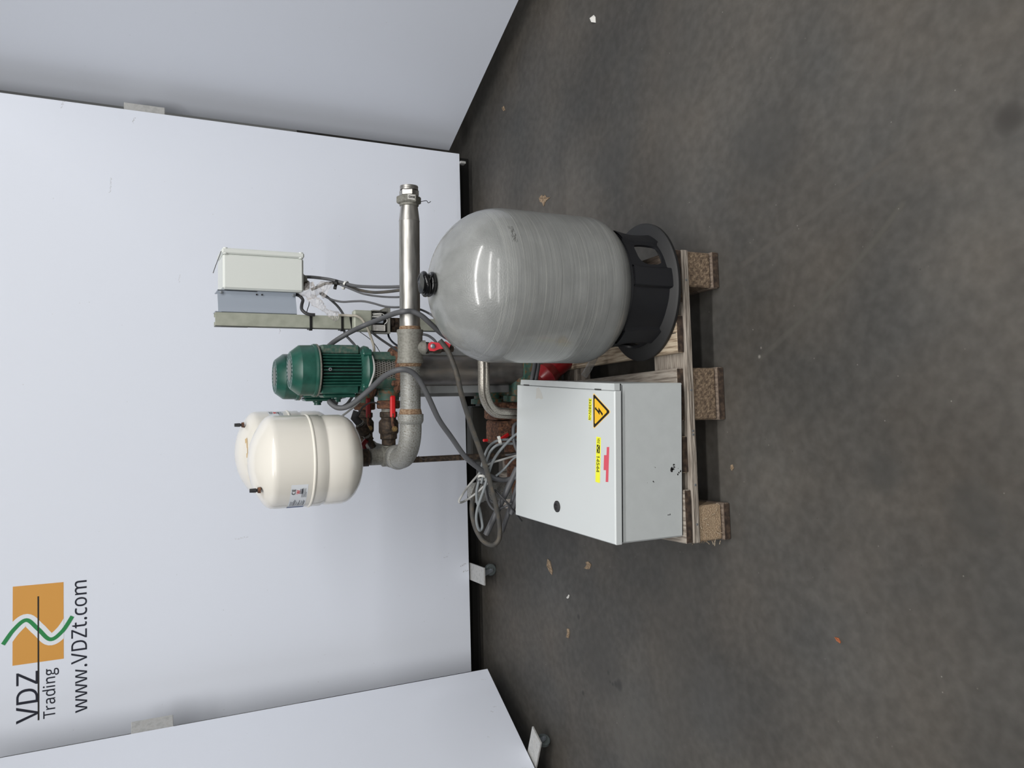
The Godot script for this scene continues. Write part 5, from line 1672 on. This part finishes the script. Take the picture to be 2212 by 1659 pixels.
	b.tube(PackedVector3Array([s0, s1]), 0.011, 14)
	ring(b, s0.lerp(s1, 0.25), s1 - s0, [V2(0.011, 0.0), V2(0.016, 0.002), V2(0.016, 0.016), V2(0.011, 0.018)], 6)
	ring(b, s0.lerp(s1, 0.55), s1 - s0, [V2(0.011, 0.0), V2(0.018, 0.002), V2(0.018, 0.03), V2(0.011, 0.032)], 18)
	obj("branch_pipe", b, M.rust_dark, s)
	b = MB.new()
	ring(b, s0.lerp(s1, 0.4), s1 - s0, [V2(0.011, 0.0), V2(0.013, 0.001), V2(0.013, 0.009), V2(0.011, 0.01)], 6)
	ring(b, s0.lerp(s1, 0.9), s1 - s0, [V2(0.012, 0.0), V2(0.014, 0.001), V2(0.014, 0.008), V2(0.011, 0.009)], 18)
	obj("collar", b, M.galv, s)
	b = MB.new()
	var s2 := Vector3(-0.105, 0.83, -2.45)
	b.tube(PackedVector3Array([Vector3(-0.128, 0.81, -2.45), s2, Vector3(-0.085, 0.822, -2.448)]), 0.013, 12)
	b.tube(smooth([Vector3(-0.098, 0.822, -2.44), Vector3(-0.07, 0.81, -2.42), Vector3(-0.055, 0.785, -2.40), Vector3(-0.062, 0.768, -2.38)], 4), 0.0028, 6)
	obj("connector", b, M.black_rim, s)
	b = MB.new()
	b.tube(smooth([Vector3(-0.215, 0.79, -2.47), Vector3(-0.195, 0.80, -2.46), Vector3(-0.178, 0.79, -2.45)], 4), 0.008, 8)
	obj("red_cap", b, M.red_dark, s)

	# white tie round the coil and black and white ties on the box bundle
	for q in [[Vector3(-0.187, 0.399, -2.268), Vector3(-0.004, 0.015, -0.004), 0.0105, 0.0090, M.tie_white, "white cable tie round the two grey arches of the coil"], [Vector3(0.335, 0.869, -2.525), Vector3(-0.003, -0.012, 0.005), 0.0125, 0.0090, M.tie_black, "black cable tie round the cable bundle leaving the junction box"], [Vector3(0.331, 0.842, -2.505), Vector3(-0.006, -0.010, 0.015), 0.0115, 0.0090, M.tie_white, "white cable tie round the cable bundle, next after the black one"], [Vector3(-0.301, 0.462, -2.275), Vector3(0.009, -0.004, -0.005), 0.0120, 0.0140, M.tie_white, "whitish tie at the knot of the coil behind the cabinet"]]:
		b = MB.new()
		var t := along(q[0], q[1])
		b.lathe(t * Transform3D(Basis.from_scale(Vector3(q[2], 1, q[3])), Vector3.ZERO), [V2(0.9, -0.004), V2(1.0, -0.004), V2(1.0, 0.004), V2(0.9, 0.004), V2(0.9, -0.004)], 20)
		b.box(t, Vector3(float(q[2]) * 0.9, -0.005, -0.004), Vector3(float(q[2]) + 0.008, 0.005, 0.004), 0.001)
		tag(obj("cable_tie", b, q[4]), q[5], "cable tie")

	# torn film wrapped round the glands and trailing on to the post
	b = MB.new()
	film_sheet(b, [Vector3(0.321, 0.974, -2.530), Vector3(0.306, 0.957, -2.520), Vector3(0.306, 0.938, -2.515), Vector3(0.316, 0.918, -2.515), Vector3(0.308, 0.899, -2.515)], 0.03, 10)
	tag(obj("plastic_film", b, M.film), "crumpled clear plastic film wrapped under the junction box's glands", "plastic film")
	b = MB.new()
	film_sheet(b, [Vector3(0.287, 0.958, -2.515), Vector3(0.271, 0.944, -2.500), Vector3(0.256, 0.929, -2.485), Vector3(0.239, 0.914, -2.475), Vector3(0.227, 0.897, -2.470), Vector3(0.220, 0.877, -2.470)], 0.017, 10)
	tag(obj("plastic_film", b, M.film), "twisted tail of clear film lying across the post above its middle tie", "plastic film")


func dry_leaf(p: Vector3, label: String, pts: Array, m: Material, called: String, category: String) -> void:
	var b := MB.new()
	var poly := PackedVector2Array(pts)
	b.prism(Transform3D(Basis(Vector3.RIGHT, -PI / 2), Vector3.ZERO), poly, 0.0005, 0.0022)
	# a raised rib and curl so that it does not lie dead flat
	var lo := poly[0]
	var hi := poly[0]
	for q in poly:
		if q.y < lo.y:
			lo = q
		if q.y > hi.y:
			hi = q
	b.tube(PackedVector3Array([Vector3(lo.x, 0.002, -lo.y), Vector3((lo.x + hi.x) / 2, 0.0055, -(lo.y + hi.y) / 2), Vector3(hi.x, 0.002, -hi.y)]), 0.0011, 5)
	tag(obj(called, b, m, self, Transform3D(Basis.IDENTITY, p)), label, category)


# a rumpled strip of film along a path of points (position and half width)
func film_sheet(b: MB, path: Array, w: float, cross: int) -> void:
	var pts := smooth(path, 6)
	var r := RandomNumberGenerator.new()
	r.seed = 17
	var rows := []
	for i in pts.size():
		var tn := (pts[mini(i + 1, pts.size() - 1)] - pts[maxi(i - 1, 0)]).normalized()
		var sd := tn.cross(Vector3.BACK).normalized()
		var k := float(i) / (pts.size() - 1)
		var ww := w * (0.35 + 0.65 * absf(sin(k * 4.2 + 0.6))) * r.randf_range(0.8, 1.1)
		var row := []
		for j in cross + 1:
			var a := (float(j) / cross - 0.5) * PI * 1.5
			row.append(pts[i] + sd * sin(a) * ww + Vector3.BACK * (cos(a) * ww * 0.6 + r.randf_range(-0.004, 0.004)) + tn * r.randf_range(-0.004, 0.004))
		rows.append(row)
	for i in rows.size() - 1:
		for j in cross:
			b.triangle(rows[i][j], rows[i][j + 1], rows[i + 1][j + 1])
			b.triangle(rows[i][j], rows[i + 1][j + 1], rows[i + 1][j])
